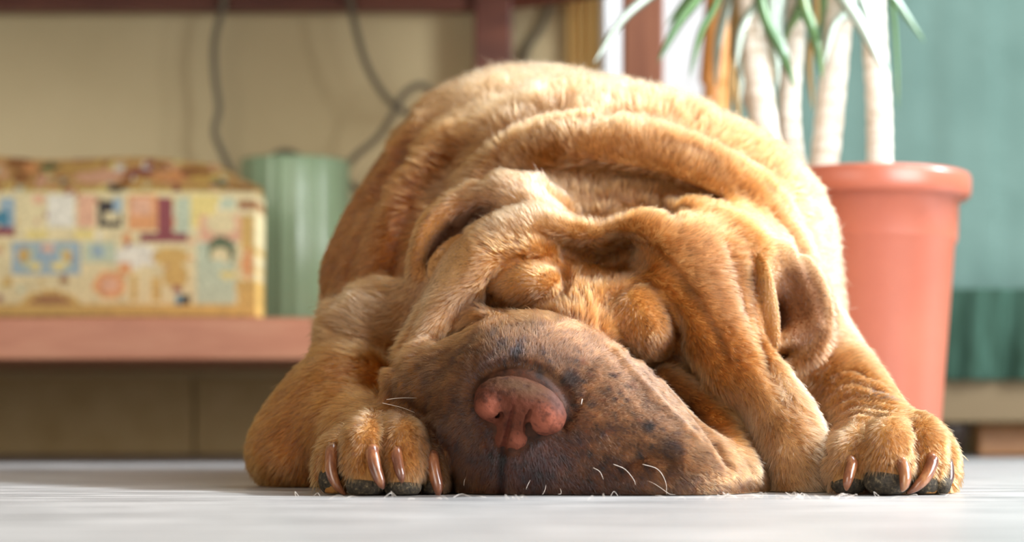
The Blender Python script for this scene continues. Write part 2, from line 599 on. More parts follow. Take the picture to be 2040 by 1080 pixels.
# --- creases and small rolls
G([(1085, 470, 16, 8), (1120, 490, 18, 16), (1160, 518, 20, 22), (1205, 530, 20, 24), (1240, 512, 20, 24), (1255, 490, 18, 16), (1240, 470, 12, 6)])     # frown between the brows
G([(1210, 520, 26, 14), (1200, 525, 26, 14)])
G([(1120, 530, 10, 8), (1130, 560, 10, 18), (1122, 590, 9, 14), (1085, 612, 7, 8)])
G([(915, 622, 9, 10), (940, 608, 12, 22), (970, 610, 12, 24), (995, 622, 9, 16), (1015, 630, 6, 8)], sink=0.002)
G([(990, 612, 8, 14), (974, 588, 9, 18), (982, 556, 10, 16), (1015, 530, 10, 14), (1060, 516, 9, 10), (1105, 512, 8, 6)])
G([(895, 650, 8, 6), (915, 630, 9, 12), (925, 610, 8, 6)])
G([(1198, 660, 9, 8), (1196, 630, 11, 20), (1208, 600, 12, 28), (1238, 572, 12, 24), (1275, 562, 11, 14), (1310, 572, 8, 4)])
G([(1338, 610, 8, 6), (1352, 640, 10, 18), (1354, 675, 10, 26), (1346, 700, 10, 24), (1330, 718, 9, 14)])
G([(1225, 690, 8, 8), (1250, 708, 9, 14), (1290, 722, 10, 14), (1335, 716, 10, 10)])
G([(1275, 478, 12, 6), (1330, 530, 12, 9), (1380, 590, 12, 9), (1425, 660, 10, 6), (1450, 720, 9, 3)])
G([(1350, 712, 9, 10), (1400, 745, 10, 20), (1440, 800, 10, 24), (1480, 865, 10, 24), (1522, 930, 9, 22), (1534, 985, 9, 18)], sink=0.003)
G([(1285, 735, 10, 12), (1340, 790, 10, 12), (1400, 860, 10, 10), (1440, 920, 10, 8)])
G([(1345, 440, 12, 8), (1320, 415, 10, 8), (1310, 395, 10, 4)])
G([(1440, 490, 16, 5), (1462, 560, 16, 7), (1488, 650, 14, 9), (1520, 720, 12, 10), (1560, 790, 12, 8), (1620, 850, 10, 6)])
G([(1494, 515, 9, 12), (1496, 570, 10, 20), (1502, 630, 10, 20), (1512, 690, 10, 14)])
G([(1520, 700, 10, 8), (1535, 740, 10, 14), (1560, 780, 8, 8)])
# scalp hollow
G([(1090, 345, 14, 8), (1150, 345, 18, 20), (1230, 348, 18, 26), (1310, 362, 18, 26), (1380, 385, 16, 18), (1430, 400, 12, 6)])
G([(1120, 365, 22, 10), (1150, 395, 24, 20), (1185, 425, 20, 22)])
G([(1180, 370, 34, 14), (1185, 400, 26, 16)])
G([(1140, 400, 14, 6), (1185, 432, 12, 20), (1215, 420, 12, 10)])
G([(1100, 395, 14, 8), (1140, 425, 12, 12), (1180, 440, 10, 14)])
# back folds
G([(1160, 245, 18, 10), (1230, 232, 18, 16), (1290, 238, 16, 12), (1330, 250, 14, 4)])
G([(1320, 288, 14, 6), (1380, 300, 16, 10), (1430, 330, 14, 5)])
G([(1010, 195, 22, 4), (1060, 215, 22, 10), (1100, 235, 20, 6)])
G([(1030, 290, 16, 10), (985, 340, 18, 14), (930, 380, 18, 14), (880, 440, 18, 16), (845, 510, 16, 14), (830, 570, 14, 8)])
G([(1000, 230, 22, 6), (930, 300, 26, 14), (860, 380, 24, 16), (810, 460, 22, 12), (790, 540, 20, 8)])
G([(880, 230, 26, 6), (800, 330, 26, 12), (740, 430, 26, 10), (700, 530, 26, 8), (690, 600, 22, 10)])
G([(1530, 420, 12, 4), (1580, 480, 12, 7), (1620, 560, 12, 7), (1645, 640, 10, 4)])
G([(1470, 330, 12, 3), (1540, 390, 12, 6), (1590, 450, 12, 4)])
# left face: outline of the fold against the neck
G([(850, 590, 10, 10), (830, 640, 12, 16), (805, 690, 12, 18), (785, 735, 10, 16), (780, 780, 10, 14)])
G([(800, 725, 8, 6), (850, 700, 10, 12), (910, 668, 10, 14), (960, 645, 8, 10)], sink=0.002)
G([(655, 690, 10, 6), (700, 682, 12, 12), (760, 700, 12, 14), (800, 740, 12, 10)])
G([(660, 640, 9, 4), (680, 665, 9, 8), (690, 690, 8, 6)])
G([(780, 790, 10, 10), (820, 812, 9, 12), (850, 825, 8, 8)])
G([(675, 850, 14, 4), (640, 890, 12, 10), (632, 940, 10, 14), (640, 980, 10, 10)])
# wrists
for (a, b, c, dd) in (((1650, 742), (1700, 738), (1748, 762), 6), ((1655, 770), (1705, 762), (1765, 785), 9), ((1650, 800), (1705, 788), (1785, 808), 9), ((1655, 822), (1710, 806), (1795, 824), 8), ((1660, 840), (1712, 822), (1780, 832), 6)):
    G([(a[0], a[1] + 12, 6, dd * 0.4), (a[0] + 25, (a[1] + b[1]) / 2, 8, dd * 2.6), (b[0], b[1], 8, dd * 2.8), ((b[0] + c[0]) / 2, (b[1] + c[1]) / 2, 8, dd * 2.4), (c[0], c[1], 6, dd * 0.3)])
G([(1640, 850, 12, 8), (1650, 900, 10, 16), (1650, 960, 10, 16)])
# toe clefts
G([(756, 835, 5, 4), (762, 870, 6, 10), (768, 930, 6, 14), (768, 985, 7, 12)])
G([(700, 880, 7, 5), (692, 920, 6, 12), (698, 975, 6, 10)])
G([(835, 880, 7, 5), (842, 920, 6, 12), (838, 975, 6, 10)])
G([(1722, 850, 6, 7), (1728, 880, 6, 12), (1728, 940, 6, 14), (1722, 985, 7, 12)])
G([(1815, 850, 6, 5), (1818, 880, 6, 10), (1812, 930, 6, 12), (1808, 985, 6, 10)])
G([(1862, 880, 5, 5), (1870, 920, 5, 10), (1862, 975, 5, 8)])
# muzzle: lip line, nose bed, wrinkles
G([(1002, 885, 7, 14), (999, 930, 7, 22), (998, 988, 8, 24)])
G([(935, 820, 8, 5), (945, 765, 10, 9), (985, 735, 10, 10), (1040, 728, 10, 10), (1095, 750, 10, 10), (1135, 800, 9, 8), (1122, 850, 8, 6)])
G([(1172, 780, 4, 3), (1150, 812, 4, 8), (1118, 852, 5, 6)])
G([(1056, 870, 4, 5), (1045, 890, 4, 7), (1028, 902, 4, 4)])
G([(966, 850, 4, 5), (970, 880, 5, 7), (984, 905, 4, 4)])
G([(950, 700, 10, 3), (945, 740, 10, 5)])
G([(1220, 700, 14, -5), (1300, 790, 16, -6), (1380, 870, 14, -4)])
G([(1250, 690, 8, 4), (1330, 780, 8, 4), (1420, 880, 8, 3)])
G([(900, 700, 10, 3), (860, 720, 10, 4), (830, 745, 9, 3)])
G([(1240, 920, 10, 3), (1290, 905, 10, 6), (1330, 915, 10, 4)])
G([(855, 850, 10, 4), (890, 920, 10, 10), (905, 985, 12, 10)])
# flat on the floor
V.F = np.maximum(V.F, (0.0008 - V.ax[2])[None, None, :])
print('creases', round(time.time() - T0, 1))

me, VT, FC = V.mesh('dog')
print('mesh', len(VT), round(time.time() - T0, 1))


def px(p):
    """where a point of the dog sits in the head's own front view"""
    return 1020 + p[:, 0] * FPX / p[:, 1], HV - (p[:, 2] - CAM_H) * FPX / p[:, 1]


def blob(u, v, cu, cv, ru, rv, rot=0.0, soft=0.35):
    a = math.radians(rot)
    du, dv = u - cu, v - cv
    x = (du * math.cos(a) + dv * math.sin(a)) / ru
    y = (-du * math.sin(a) + dv * math.cos(a)) / rv
    r = np.sqrt(x * x + y * y)
    return np.clip((1 + soft - r) / (2 * soft), 0, 1)


def fields(p):
    """pigment with some painted light and shade, fur length (m), lift, density and muzzle share at points of the body"""
    u, v = px(p)
    Y = p[:, 1]
    N = len(p)
    front = np.clip((1.345 - Y) / 0.02, 0, 1)
    muz = np.maximum.reduce([blob(u, v, 1050, 820, 225, 190, 0, .12), blob(u, v, 1200, 850, 220, 160, 30, .12), blob(u, v, 1340, 915, 180, 90, 38, .12),
                             blob(u, v, 860, 765, 95, 70, -25, .15), blob(u, v, 1200, 950, 330, 80, 0, .12)]) * front
    n1 = fbm(p, 60, 3)
    n2 = fbm(p + 5, 260, 3)
    n3 = fbm(p + 9, 700, 2)
    base = np.array([0.60, 0.335, 0.125])
    col = np.tile(base, (N, 1))
    mixc = lambda m, c: col * (1 - m[:, None]) + np.array(c) * m[:, None]
    # redder flanks and forelegs, cream tufts plus painted light on cheeks, ridges, neck and right side
    col = mixc(blob(u, v, 745, 450, 135, 290, 18, .4) * (Y > 1.42) * 0.95, (0.50, 0.235, 0.070))
    col = mixc(blob(u, v, 690, 860, 210, 150, 0, .3) * np.clip((Y - 1.27) / .05, 0, 1) * 0.8, (0.58, 0.285, 0.072))
    cream = np.maximum.reduce([blob(u, v, 1590, 760, 50, 45, 0, .5) * .9, blob(u, v, 1600, 870, 110, 150, -15, .4) * .8, blob(u, v, 1640, 560, 90, 230, -10, .5) * .8, blob(u, v, 1080, 400, 160, 60, 10, .5) * .7,
                               blob(u, v, 1150, 190, 330, 110, 10, .6) * .65, blob(u, v, 880, 600, 60, 120, 20, .5) * .6, blob(u, v, 1020, 450, 110, 30, -5, .6) * .5, blob(u, v, 1370, 520, 130, 40, 48, .6) * .55, blob(u, v, 1250, 300, 260, 50, 8, .6) * .45, blob(u, v, 740, 630, 80, 60, 0, .5) * .7, blob(u, v, 1500, 950, 50, 60, 0, .5) * .6])
    cream = np.clip(cream + 0.25 * n1, 0, 1)
    col = mixc(cream * 0.75, (0.84, 0.64, 0.42))
    col = mixc(blob(u, v, 1680, 745, 75, 60, 20, .5) * (Y < 1.44) * 0.7, (0.46, 0.245, 0.085))
    col = mixc(blob(u, v, 1440, 560, 60, 130, -20, .5) * 0.4, (0.50, 0.33, 0.21))
    paws = np.maximum(blob(u, v, 765, 905, 140, 95, 0, .15), blob(u, v, 1770, 900, 150, 100, 0, .2)) * np.clip((1.30 - Y) / .02, 0, 1)
    col = mixc(paws * 0.6, (0.56, 0.34, 0.15))
    # muzzle: grey brown skin tone with dark mottling and rusty spots
    dark = np.maximum.reduce([blob(u, v, 1040, 905, 140, 110, 0, .6), blob(u, v, 1010, 750, 110, 60, 0, .7) * .75, blob(u, v, 900, 880, 60, 110, 0, .6) * .8, blob(u, v, 1150, 960, 160, 50, 0, .6) * .7])
    dark = np.maximum(dark, blob(u, v, 1037, 808, 108, 76, 14, .15) * 1.25)
    dark = np.clip(dark + 0.30 * fbm(p + 2, 90, 3), 0, 1)
    mc = np.array([0.42, 0.24, 0.115]) * (1 - dark[:, None]) + np.array([0.20, 0.092, 0.052]) * dark[:, None]
    top = 1.3 * np.maximum(blob(u, v, 1130, 680, 160, 60, 20, .6), blob(u, v, 1300, 800, 170, 60, 42, .6))
    mc = mc * (1 - 0.5 * top[:, None]) + np.array([0.42, 0.28, 0.185]) * 0.5 * top[:, None]
    spots = np.clip((n2 - 0.28) / 0.15, 0, 1) * 0.75
    mc = mc * (1 - spots[:, None]) + np.array([0.07, 0.045, 0.035]) * spots[:, None]
    rust = np.clip((-n2 - 0.38) / 0.12, 0, 1) * 0.4 * blob(u, v, 1150, 780, 200, 130, 0, .5)
    mc = mc * (1 - rust[:, None]) + np.array([0.45, 0.15, 0.05]) * rust[:, None]
    for (cu, cv, r) in ((1030, 705, 14), (1000, 688, 10), (985, 660, 8), (1135, 755, 20), (1075, 745, 9), (1335, 890, 22), (1290, 850, 12)):
        s = blob(u, v, cu, cv, r, r, 0, .5)[:, None] * 0.7
        mc = mc * (1 - s) + np.array([0.05, 0.04, 0.038]) * s
    lip = blob(u, v, 999, 940, 5, 62, 1, .8)[:, None] * 0.9
    mc = mc * (1 - lip) + np.array([0.05, 0.012, 0.010]) * lip
    edge = np.clip(blob(u, v, 1125, 850, 260, 172, 15, .3), 0, 1)
    mc = mc * (0.35 + 0.65 * edge[:, None]) + np.array([0.58, 0.33, 0.13]) * (0.65 * (1 - edge[:, None]))
    mott = np.clip(0.72 + 0.42 * fbm(p + 3, 170, 3) + 0.22 * fbm(p + 7, 480, 2), 0.3, 1.25)
    col = col * (1 - muz[:, None]) + mc * mott[:, None] * muz[:, None]
    # darker brown round the closed eyes and flecks on the brow
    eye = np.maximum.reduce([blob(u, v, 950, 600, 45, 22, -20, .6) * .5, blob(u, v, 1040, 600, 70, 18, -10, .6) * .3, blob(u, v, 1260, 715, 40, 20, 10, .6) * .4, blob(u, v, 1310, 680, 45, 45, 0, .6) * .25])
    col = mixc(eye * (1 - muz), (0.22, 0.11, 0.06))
    # reddish-brown ear insides, darkened further with the hollow's shade painted in
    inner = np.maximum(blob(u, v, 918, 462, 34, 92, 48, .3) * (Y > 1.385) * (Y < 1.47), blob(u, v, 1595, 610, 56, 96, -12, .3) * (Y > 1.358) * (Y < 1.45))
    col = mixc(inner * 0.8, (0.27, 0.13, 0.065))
    flecks = np.clip((n3 - 0.42) / 0.1, 0, 1) * 0.5 * (Y < 1.42) * (v > 480)
    col = mixc(flecks, (0.12, 0.07, 0.05))
    scar = blob(u, v, 1752, 787, 26, 6, 20, .5) * np.clip((n3 + .1) * 4, 0, 1)
    col = mixc(scar, (0.25, 0.22, 0.22))
    col = col * (1 + 0.18 * n1 + 0.10 * n2)[:, None]
    # lengths
    L = np.full(N, 0.0085)
    L = L + 0.0070 * np.clip((Y - 1.43) / 0.08, 0, 1)
    L = np.where((Y > 1.43) & (u < 800), 0.0075, L)
    L = L * (1 - muz) + 0.0028 * muz
    ed = muz * (1 - edge)
    L = L + ed * 0.0025
    lid = np.maximum(blob(u, v, 1052, 572, 80, 50, -14, .15), blob(u, v, 1285, 650, 75, 85, 0, .15)) * (1 - muz)
    L = L * (1 - 0.45 * lid)
    L = L * (1 + 0.9 * blob(u, v, 735, 640, 95, 75, 0, .4) * (Y > 1.36))
    L = L * (1 - 0.45 * blob(u, v, 1715, 795, 95, 60, 25, .3) * (Y < 1.44))
    L = L * (1 - 0.35 * paws)
    earz = np.maximum(blob(u, v, 1575, 600, 80, 115, 0, .1), blob(u, v, 890, 500, 60, 70, 0, .2)) * (Y < 1.42)
    L = L * (1 - 0.72 * earz)
    lift = 0.46 + 0.48 * np.clip((Y - 1.45) / 0.08, 0, 1) * (u > 850)
    return col, L, lift, muz, paws, earz


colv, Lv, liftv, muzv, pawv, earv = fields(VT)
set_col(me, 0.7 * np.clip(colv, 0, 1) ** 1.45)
skin = attr_mat('dog_skin', rough=0.55, spec=0.15, bump=0.00015, bscale=2200.0)
dog = link('dog', me, skin)
dog['label'] = 'golden tan wrinkled dog asleep on the floor with its chin and both front paws flat'
dog['category'] = 'dog'
print('dog', round(time.time() - T0, 1))
# ------------------------------------------------------------------ nose leather
yN = float(V.snap([(1035, 800)])[0, 1])
print('nose bed at', yN)
NV = Vol(steps((-0.032, 0.042, 0.0005)), steps((yN - 0.03, yN + 0.03, 0.0005)), steps((0.018, 0.078, 0.0005)))
y = yN
NV.ell(1037, 806, y + 0.008, 92, 54, 0.019, rot=14, k=0.003)
NV.ell(1030, 850, y + 0.012, 46, 60, 0.018, k=0.006)
NV.ell(974, 810, y + 0.001, 28, 26, 0.012, rot=20, k=0.006)
NV.ell(1088, 834, y - 0.000, 36, 32, 0.013, rot=10, k=0.007)
NV.ell(1028, 876, y + 0.012, 26, 26, 0.014, k=0.006)
NV.ell(998, 876, y + 0.013, 24, 30, 0.014, k=0.006)
# nostrils
NV.chain([(994, 800, y - 0.008, 2.5), (998, 820, y - 0.006, 6), (990, 836, y - 0.004, 8), (972, 844, y, 5)], k=0.0015, mode='carve')
NV.chain([(1056, 818, y - 0.010, 2.5), (1051, 842, y - 0.007, 7), (1055, 862, y - 0.004, 10), (1076, 876, y, 6)], k=0.0015, mode='carve')
NV.chain([(990, 826, y - 0.002, 5), (990, 832, y + 0.010, 4)], k=0.002, mode='carve')
NV.chain([(1053, 848, y - 0.004, 7), (1054, 856, y + 0.012, 6)], k=0.001, mode='carve')
NV.chain([(1058, 864, y - 0.004, 6), (1060, 866, y + 0.012, 5)], k=0.001, mode='carve')
NV.groove([(1022, 810, 3.5, 3), (1017, 835, 3.5, 8), (1011, 860, 4, 11), (1004, 885, 4.5, 13), (1000, 900, 5, 14)])
NV.groove([(960, 770, 12, 2), (1000, 762, 14, 3), (1050, 768, 14, 2)])
NV.groove([(1056, 868, 3, 4), (1048, 888, 3, 5), (1030, 900, 3, 3)])
xx, yy, zz = np.meshgrid(*NV.ax, indexing='ij')
band = np.abs(NV.F) < 0.004
pp = np.stack([xx[band], yy[band], zz[band]], -1)
NV.F[band] += (0.0004 * fbm(pp, 350, 2)).astype(np.float32)
nm, nv, nf = NV.mesh('nose')
un, vn = px(nv)
nn1, nn2 = fbm(nv, 260, 3), fbm(nv + 3, 600, 3)
nc = np.tile(np.array([0.17, 0.062, 0.040]), (len(nv), 1))


def mx(c, m, t):
    return c * (1 - m[:, None]) + np.array(t) * m[:, None]


nc = mx(nc, blob(un, vn, 1035, 768, 80, 18, 14, .7) * .8, (0.13, 0.085, 0.05))
for (a, b, r, st) in ((970, 817, 20, .8), (1086, 845, 28, .8), (1030, 880, 15, .45)):
    nc = mx(nc, blob(un, vn, a, b, r, r, 0, .6) * st, (0.52, 0.19, 0.13))
nc = mx(nc, blob(un, vn, 1110, 800, 12, 26, -30, .6) * .4, (0.22, 0.16, 0.17))
nc = mx(nc, np.clip((nn1 - 0.1) / 0.3, 0, 1) * 0.55, (0.07, 0.035, 0.03))
nc = mx(nc, np.clip((nn2 - 0.3) / 0.2, 0, 1) * 0.5, (0.05, 0.03, 0.03))
nc = mx(nc, np.clip(blob(un, vn, 1010, 860, 4, 50, 12, .8), 0, 1) * .6, (0.10, 0.02, 0.015))
set_col(nm, nc * np.array([0.56, 0.46, 0.40]))
link('nose', nm, attr_mat('nose_leather', rough=0.75, spec=0.08, bump=0.00014, bscale=1500.0), dog)['label'] = 'mottled pink and brown nose leather'

# ------------------------------------------------------------------ claws and toe pads
claw_m = mat('claw_horn', (0.30, 0.11, 0.05), rough=0.22, spec=0.6)
ramp_noise(claw_m, [(0.3, (0.09, 0.028, 0.018)), (0.55, (0.24, 0.085, 0.035)), (0.75, (0.42, 0.20, 0.08))], scale=60, stretch=(3, 3, 0.6), detail=4)
claw_m.node_tree.nodes['Principled BSDF'].inputs['Coat Weight'].default_value = 0.4
claw_d = mat('claw_horn_dark', (0.07, 0.035, 0.03), rough=0.22, spec=0.6)


def claw(pts, wid, y0, m=claw_m, curve=0.006):
    q = catmull([(a, b, 0) for a, b in pts], 8)
    n = len(q)
    bm = bmesh.new()
    P3, R = [], []
    for i, (a, b, _) in enumerate(q):
        t = i / (n - 1)
        yy_ = y0 - curve * math.sin(t * 2.2) + 0.001
        P3.append(P(a, b, yy_))
        R.append(wid * 0.5 * y0 / FPX * (1.0 - 0.18 * t - 0.62 * t ** 4))
    # root goes back into the toe
    first = Vector(P3[0])
    P3 = [tuple(first + Vector((0, 0.009, 0.0035))), tuple(first + Vector((0, 0.004, 0.0022)))] + P3
    R = [R[0] * 0.9, R[0]] + R
    P3.append(tuple(Vector(P3[-1]) + (Vector(P3[-1]) - Vector(P3[-2])) * 0.35))
    R.append(R[-1] * 0.35)
    tube(bm, P3, R, seg=14)
    return obj('claw', bm, m, dog, True)


def yat(u, v):
    return float(V.snap([(u, v)])[0, 1])


CL = [([(660, 903), (660, 937), (670, 965), (688, 986)], 26), ([(741, 905), (748, 934), (757, 958), (763, 974)], 28), ([(790, 907), (795, 932), (799, 948), (801, 962)], 23), ([(861, 917), (867, 948), (872, 970), (873, 989)], 28),
      ([(1698, 925), (1692, 945), (1688, 962), (1686, 977)], 24), ([(1797, 924), (1803, 945), (1802, 964), (1797, 979)], 27), ([(1858, 919), (1846, 948), (1828, 968), (1808, 983)], 26), ([(1888, 925), (1890, 948), (1885, 966), (1872, 981)], 24)]
for i, (q, wd) in enumerate(CL):
    ys_ = V.snap([(a, b) for a, b in q])[:, 1]
    y0 = float(np.min(ys_[:2])) - 0.001
    o = claw(q, wd, y0, claw_d if i == 7 else claw_m)
    if i == 7:
        o['label'] = 'dark outer claw'

pad_m = mat('paw_pad_leather', (0.06, 0.05, 0.04), rough=0.75, spec=0.3)
ramp_noise(pad_m, [(0.38, (0.022, 0.018, 0.013)), (0.58, (0.06, 0.045, 0.028)), (0.72, (0.24, 0.18, 0.10))], scale=420, detail=8, bump=0.0012)


def pad(u, v, ru, rv, yc, ry):
    bm = bmesh.new()
    c = P(u, v, yc)
    s = yc / FPX
    bmesh.ops.create_uvsphere(bm, u_segments=32, v_segments=20, radius=1.0)
    for vv in bm.verts:
        vv.co = Vector((c[0] + vv.co.x * ru * s, c[1] + vv.co.y * ry, max(0.0008, c[2] + vv.co.z * rv * s)))
    return obj('toe_pad', bm, pad_m, dog, True)


for (u_, v_, ru, rv) in ((664, 955, 30, 34), (728, 966, 40, 28), (802, 970, 38, 24), (860, 968, 24, 24), (1690, 962, 36, 28), (1768, 958, 48, 34), (1838, 962, 34, 30), (1872, 965, 22, 24)):
    ysf = yat(u_, v_ - 4)
    pad(u_, v_, ru, rv, ysf + 0.010, 0.0122)
# ------------------------------------------------------------------ fur
DIRS = np.array([
    # u, v, du, dv
    (1040, 720, 0.1, -1), (960, 740, -.6, -.7), (900, 780, -1, -.1), (850, 760, -1, .2), (900, 880, -.7, .6), (960, 930, -.3, 1), (1060, 940, .2, 1), (1150, 900, .7, .7), (1200, 780, .8, -.2),
    (1120, 660, .5, -.8), (1250, 730, .8, -.3), (1320, 850, 1, .3), (1420, 920, .9, .5), (1280, 940, .8, .7), (1000, 650, -.2, -1), (880, 700, -.8, -.4),
    (1170, 590, 0, -1), (1170, 540, .1, -1), (1100, 630, -.2, -1), (1200, 650, .3, -.8),
    (1050, 580, -.9, .35), (1090, 545, -.7, -.2), (1000, 600, -.8, .6), (1280, 660, .3, .9), (1300, 600, .5, .2), (1250, 620, -.1, .5), (1340, 600, .9, .2),
    (1060, 500, -.7, -.5), (960, 540, -.8, .2), (920, 610, -.6, .8), (860, 650, -.5, .9), (890, 580, -.7, .6), (950, 480, -.7, -.4), (1020, 430, -.6, -.8), (1110, 430, -.5, -.9), (1180, 450, -.2, -1), (1230, 440, .1, -1),
    (1200, 500, 0, -1), (1280, 450, .5, -.7), (1340, 500, .9, .0), (1400, 560, .9, .4), (1380, 640, .9, .5), (1440, 680, .8, .7), (1440, 560, 1, .25), (1480, 480, .9, -.3), (1480, 620, 1, .3), (1520, 780, .7, .8), (1600, 860, .6, .9), (1600, 950, .5, .9),
    (1450, 850, .7, .8), (1500, 950, .5, .9), (1400, 790, .7, .6),
    (1250, 400, .1, -1), (1180, 380, -.1, -1), (1350, 420, .3, -.9), (1420, 450, .6, -.6), (1060, 370, -.6, -.7), (960, 400, -.8, -.2), (900, 450, -.7, .5), (870, 520, -.4, .8),
    (1100, 300, -.2, -1), (1250, 290, 0, -1), (1400, 320, .3, -.9), (1500, 400, .6, -.6), (1580, 500, .9, -.2), (1640, 580, 1, .1), (1660, 680, .9, .5), (1150, 200, .1, -1), (1000, 180, -.3, -1), (900, 250, -.7, -.6), (800, 350, -.8, -.1), (740, 450, -.7, .4), (700, 560, -.6, .7), (820, 520, -.6, .6), (900, 330, -.8, .0), (1350, 230, .3, -1), (1500, 300, .6, -.8),
    (740, 640, -.8, -.5), (680, 640, -.8, -.2), (790, 680, -.7, .4), (700, 740, -.6, .5), (620, 800, -.7, .5), (560, 890, -.7, .7), (620, 920, -.2, 1), (720, 800, -.6, .3), (700, 840, -.3, .8),
    (680, 900, -.3, 1), (740, 880, -.1, 1), (800, 880, .1, 1), (860, 900, .3, 1), (765, 840, 0, .9), (740, 950, 0, 1), (820, 950, 0, 1),
    (1680, 900, -.2, 1), (1760, 900, 0, 1), (1830, 890, .3, 1), (1880, 920, .5, 1), (1760, 850, .1, 1), (1690, 740, .6, .5), (1720, 790, .6, .6), (1780, 820, .6, .8),
    (1540, 600, .3, .9), (1590, 600, .6, .5), (1600, 700, .4, .8), (1570, 760, 0, 1)], float)
DN = DIRS[:, 2:] / np.linalg.norm(DIRS[:, 2:], axis=1)[:, None]


def flow(u, v):
    out = np.zeros((len(u), 2))
    for i0 in range(0, len(u), 50000):
        s = slice(i0, i0 + 50000)
        d2 = (u[s, None] - DIRS[None, :, 0]) ** 2 + (v[s, None] - DIRS[None, :, 1]) ** 2 + 150
        wt = 1 / d2 ** 2
        out[s] = (wt @ DN) / wt.sum(1)[:, None]
    return out


def make_fur(name, n, seed, dens_fn, radius, mat_, len_mul=1.0, K=5, clump=0.0020):
    rng = np.random.default_rng(seed)
    tri = np.vstack([FC[:, [0, 1, 2]], FC[:, [0, 2, 3]]])
    A, B, C = VT[tri[:, 0]], VT[tri[:, 1]], VT[tri[:, 2]]
    nr = np.cross(B - A, C - A)
    ar = np.linalg.norm(nr, axis=1) * 0.5
    cen = (A + B + C) / 3
    facing = -(nr @ np.array([0, 1, 0])) / (2 * ar + 1e-12)
    uu, vv = px(cen)
    wgt = ar * dens_fn(cen, uu, vv, facing)
    cs = np.cumsum(wgt)
    pick = np.searchsorted(cs, rng.random(n) * cs[-1])
    r1, r2 = rng.random(n), rng.random(n)
    sw = r1 + r2 > 1
    r1[sw], r2[sw] = 1 - r1[sw], 1 - r2[sw]
    root = A[pick] + (B - A)[pick] * r1[:, None] + (C - A)[pick] * r2[:, None]
    nor = VN[tri[pick, 0]] * (1 - r1 - r2)[:, None] + VN[tri[pick, 1]] * r1[:, None] + VN[tri[pick, 2]] * r2[:, None]
    nor /= np.linalg.norm(nor, axis=1)[:, None] + 1e-9
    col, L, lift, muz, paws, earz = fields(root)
    u, v = px(root)
    fl = flow(u, v)
    d = np.stack([fl[:, 0], 0.25 + 0 * fl[:, 0], -fl[:, 1]], -1)
    # locks: neighbours lean together
    cl = np.stack([fbm(root + s, 110, 2) for s in (1, 2, 3)], -1)
    cl2 = np.stack([vnoise((root + s) * 420) for s in (4, 5, 6)], -1)
    back = np.clip((root[:, 1] - 1.42) / 0.08, 0, 1)[:, None]
    d = d + cl * (0.30 + 0.35 * back) + cl2 * (0.22 + 0.1 * paws[:, None]) + rng.normal(0, 0.13, (n, 3))
    d = d - nor * np.sum(d * nor, 1)[:, None]
    d /= np.linalg.norm(d, axis=1)[:, None] + 1e-9
    L = L * len_mul * (0.65 + 0.6 * rng.random(n)) * np.where(rng.random(n) < 0.06, 1.45, 1.0)
    lf = np.clip(lift + rng.normal(0, 0.10, n), 0.12, 1.0)
    pts = np.zeros((n, K, 3), np.float32)
    p = root - nor * 0.0004
    pts[:, 0] = p
    for k in range(1, K):
        t = (k - 0.5) / (K - 1)
        a = lf * (1.25 - 0.75 * t)
        st = d * np.cos(a)[:, None] + nor * np.sin(a)[:, None]
        st[:, 2] -= 0.10 * t
        p = p + st * (L / (K - 1))[:, None]
        pts[:, k] = p
    size = clump * (1 - 0.5 * muz) * (1 - 0.25 * paws)
    size = np.where(size > clump * 0.85, clump, np.where(size > clump * 0.6, clump * 0.75, clump * 0.5))
    cell = np.floor((root + 0.35 * clump * cl2 + cl * clump) / size[:, None]).astype(np.int64) + 5000
    key = (cell[:, 0] * 10007 + cell[:, 1]) * 10007 + cell[:, 2] + (size * 1e7).astype(np.int64) * 10 ** 13
    _, inv = np.unique(key, return_inverse=True)
    inv = inv.ravel()
    cntc = np.bincount(inv)
    strength = (0.66 - 0.25 * muz + 0.12 * back[:, 0]) * (0.7 + 0.6 * rng.random(len(cntc)))[inv]
    for k in range(1, K):
        t = k / (K - 1)
        mean = np.stack([np.bincount(inv, pts[:, k, i]) / cntc for i in range(3)], -1)[inv]
        pts[:, k] += (mean - pts[:, k]) * (strength * t ** 1.3)[:, None]
    cjit = (0.80 + 0.42 * rng.random(len(cntc)))[inv]
    pts[:, :, 2] = np.maximum(pts[:, :, 2], 0.0006)
    hc = bpy.data.hair_curves.new(name)
    hc.add_curves([K] * n)
    hc.attributes['position'].data.foreach_set('vector', pts.ravel()) if 'position' in hc.attributes else hc.points.foreach_set('position', pts.ravel())
    prof = np.array([1.0, 0.95, 0.8, 0.55, 0.15][:K], np.float32)
    rad = (radius * (0.75 + 0.5 * rng.random(n)))[:, None] * prof[None, :] * (1 - 0.35 * muz)[:, None]
    ra = hc.attributes.get('radius') or hc.attributes.new('radius', 'FLOAT', 'POINT')
    ra.data.foreach_set('value', rad.astype(np.float32).ravel())
    jit = (cjit * (0.45 + 1.0 * rng.random(n) ** 1.3))[:, None]
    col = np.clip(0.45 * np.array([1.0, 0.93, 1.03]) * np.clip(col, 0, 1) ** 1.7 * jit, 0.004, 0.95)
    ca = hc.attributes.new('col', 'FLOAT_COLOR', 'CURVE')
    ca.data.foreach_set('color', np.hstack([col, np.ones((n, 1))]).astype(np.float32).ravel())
    hc.materials.append(mat_)
    o = bpy.data.objects.new(name, hc)
    COL.objects.link(o)
    o.parent = dog
    return o


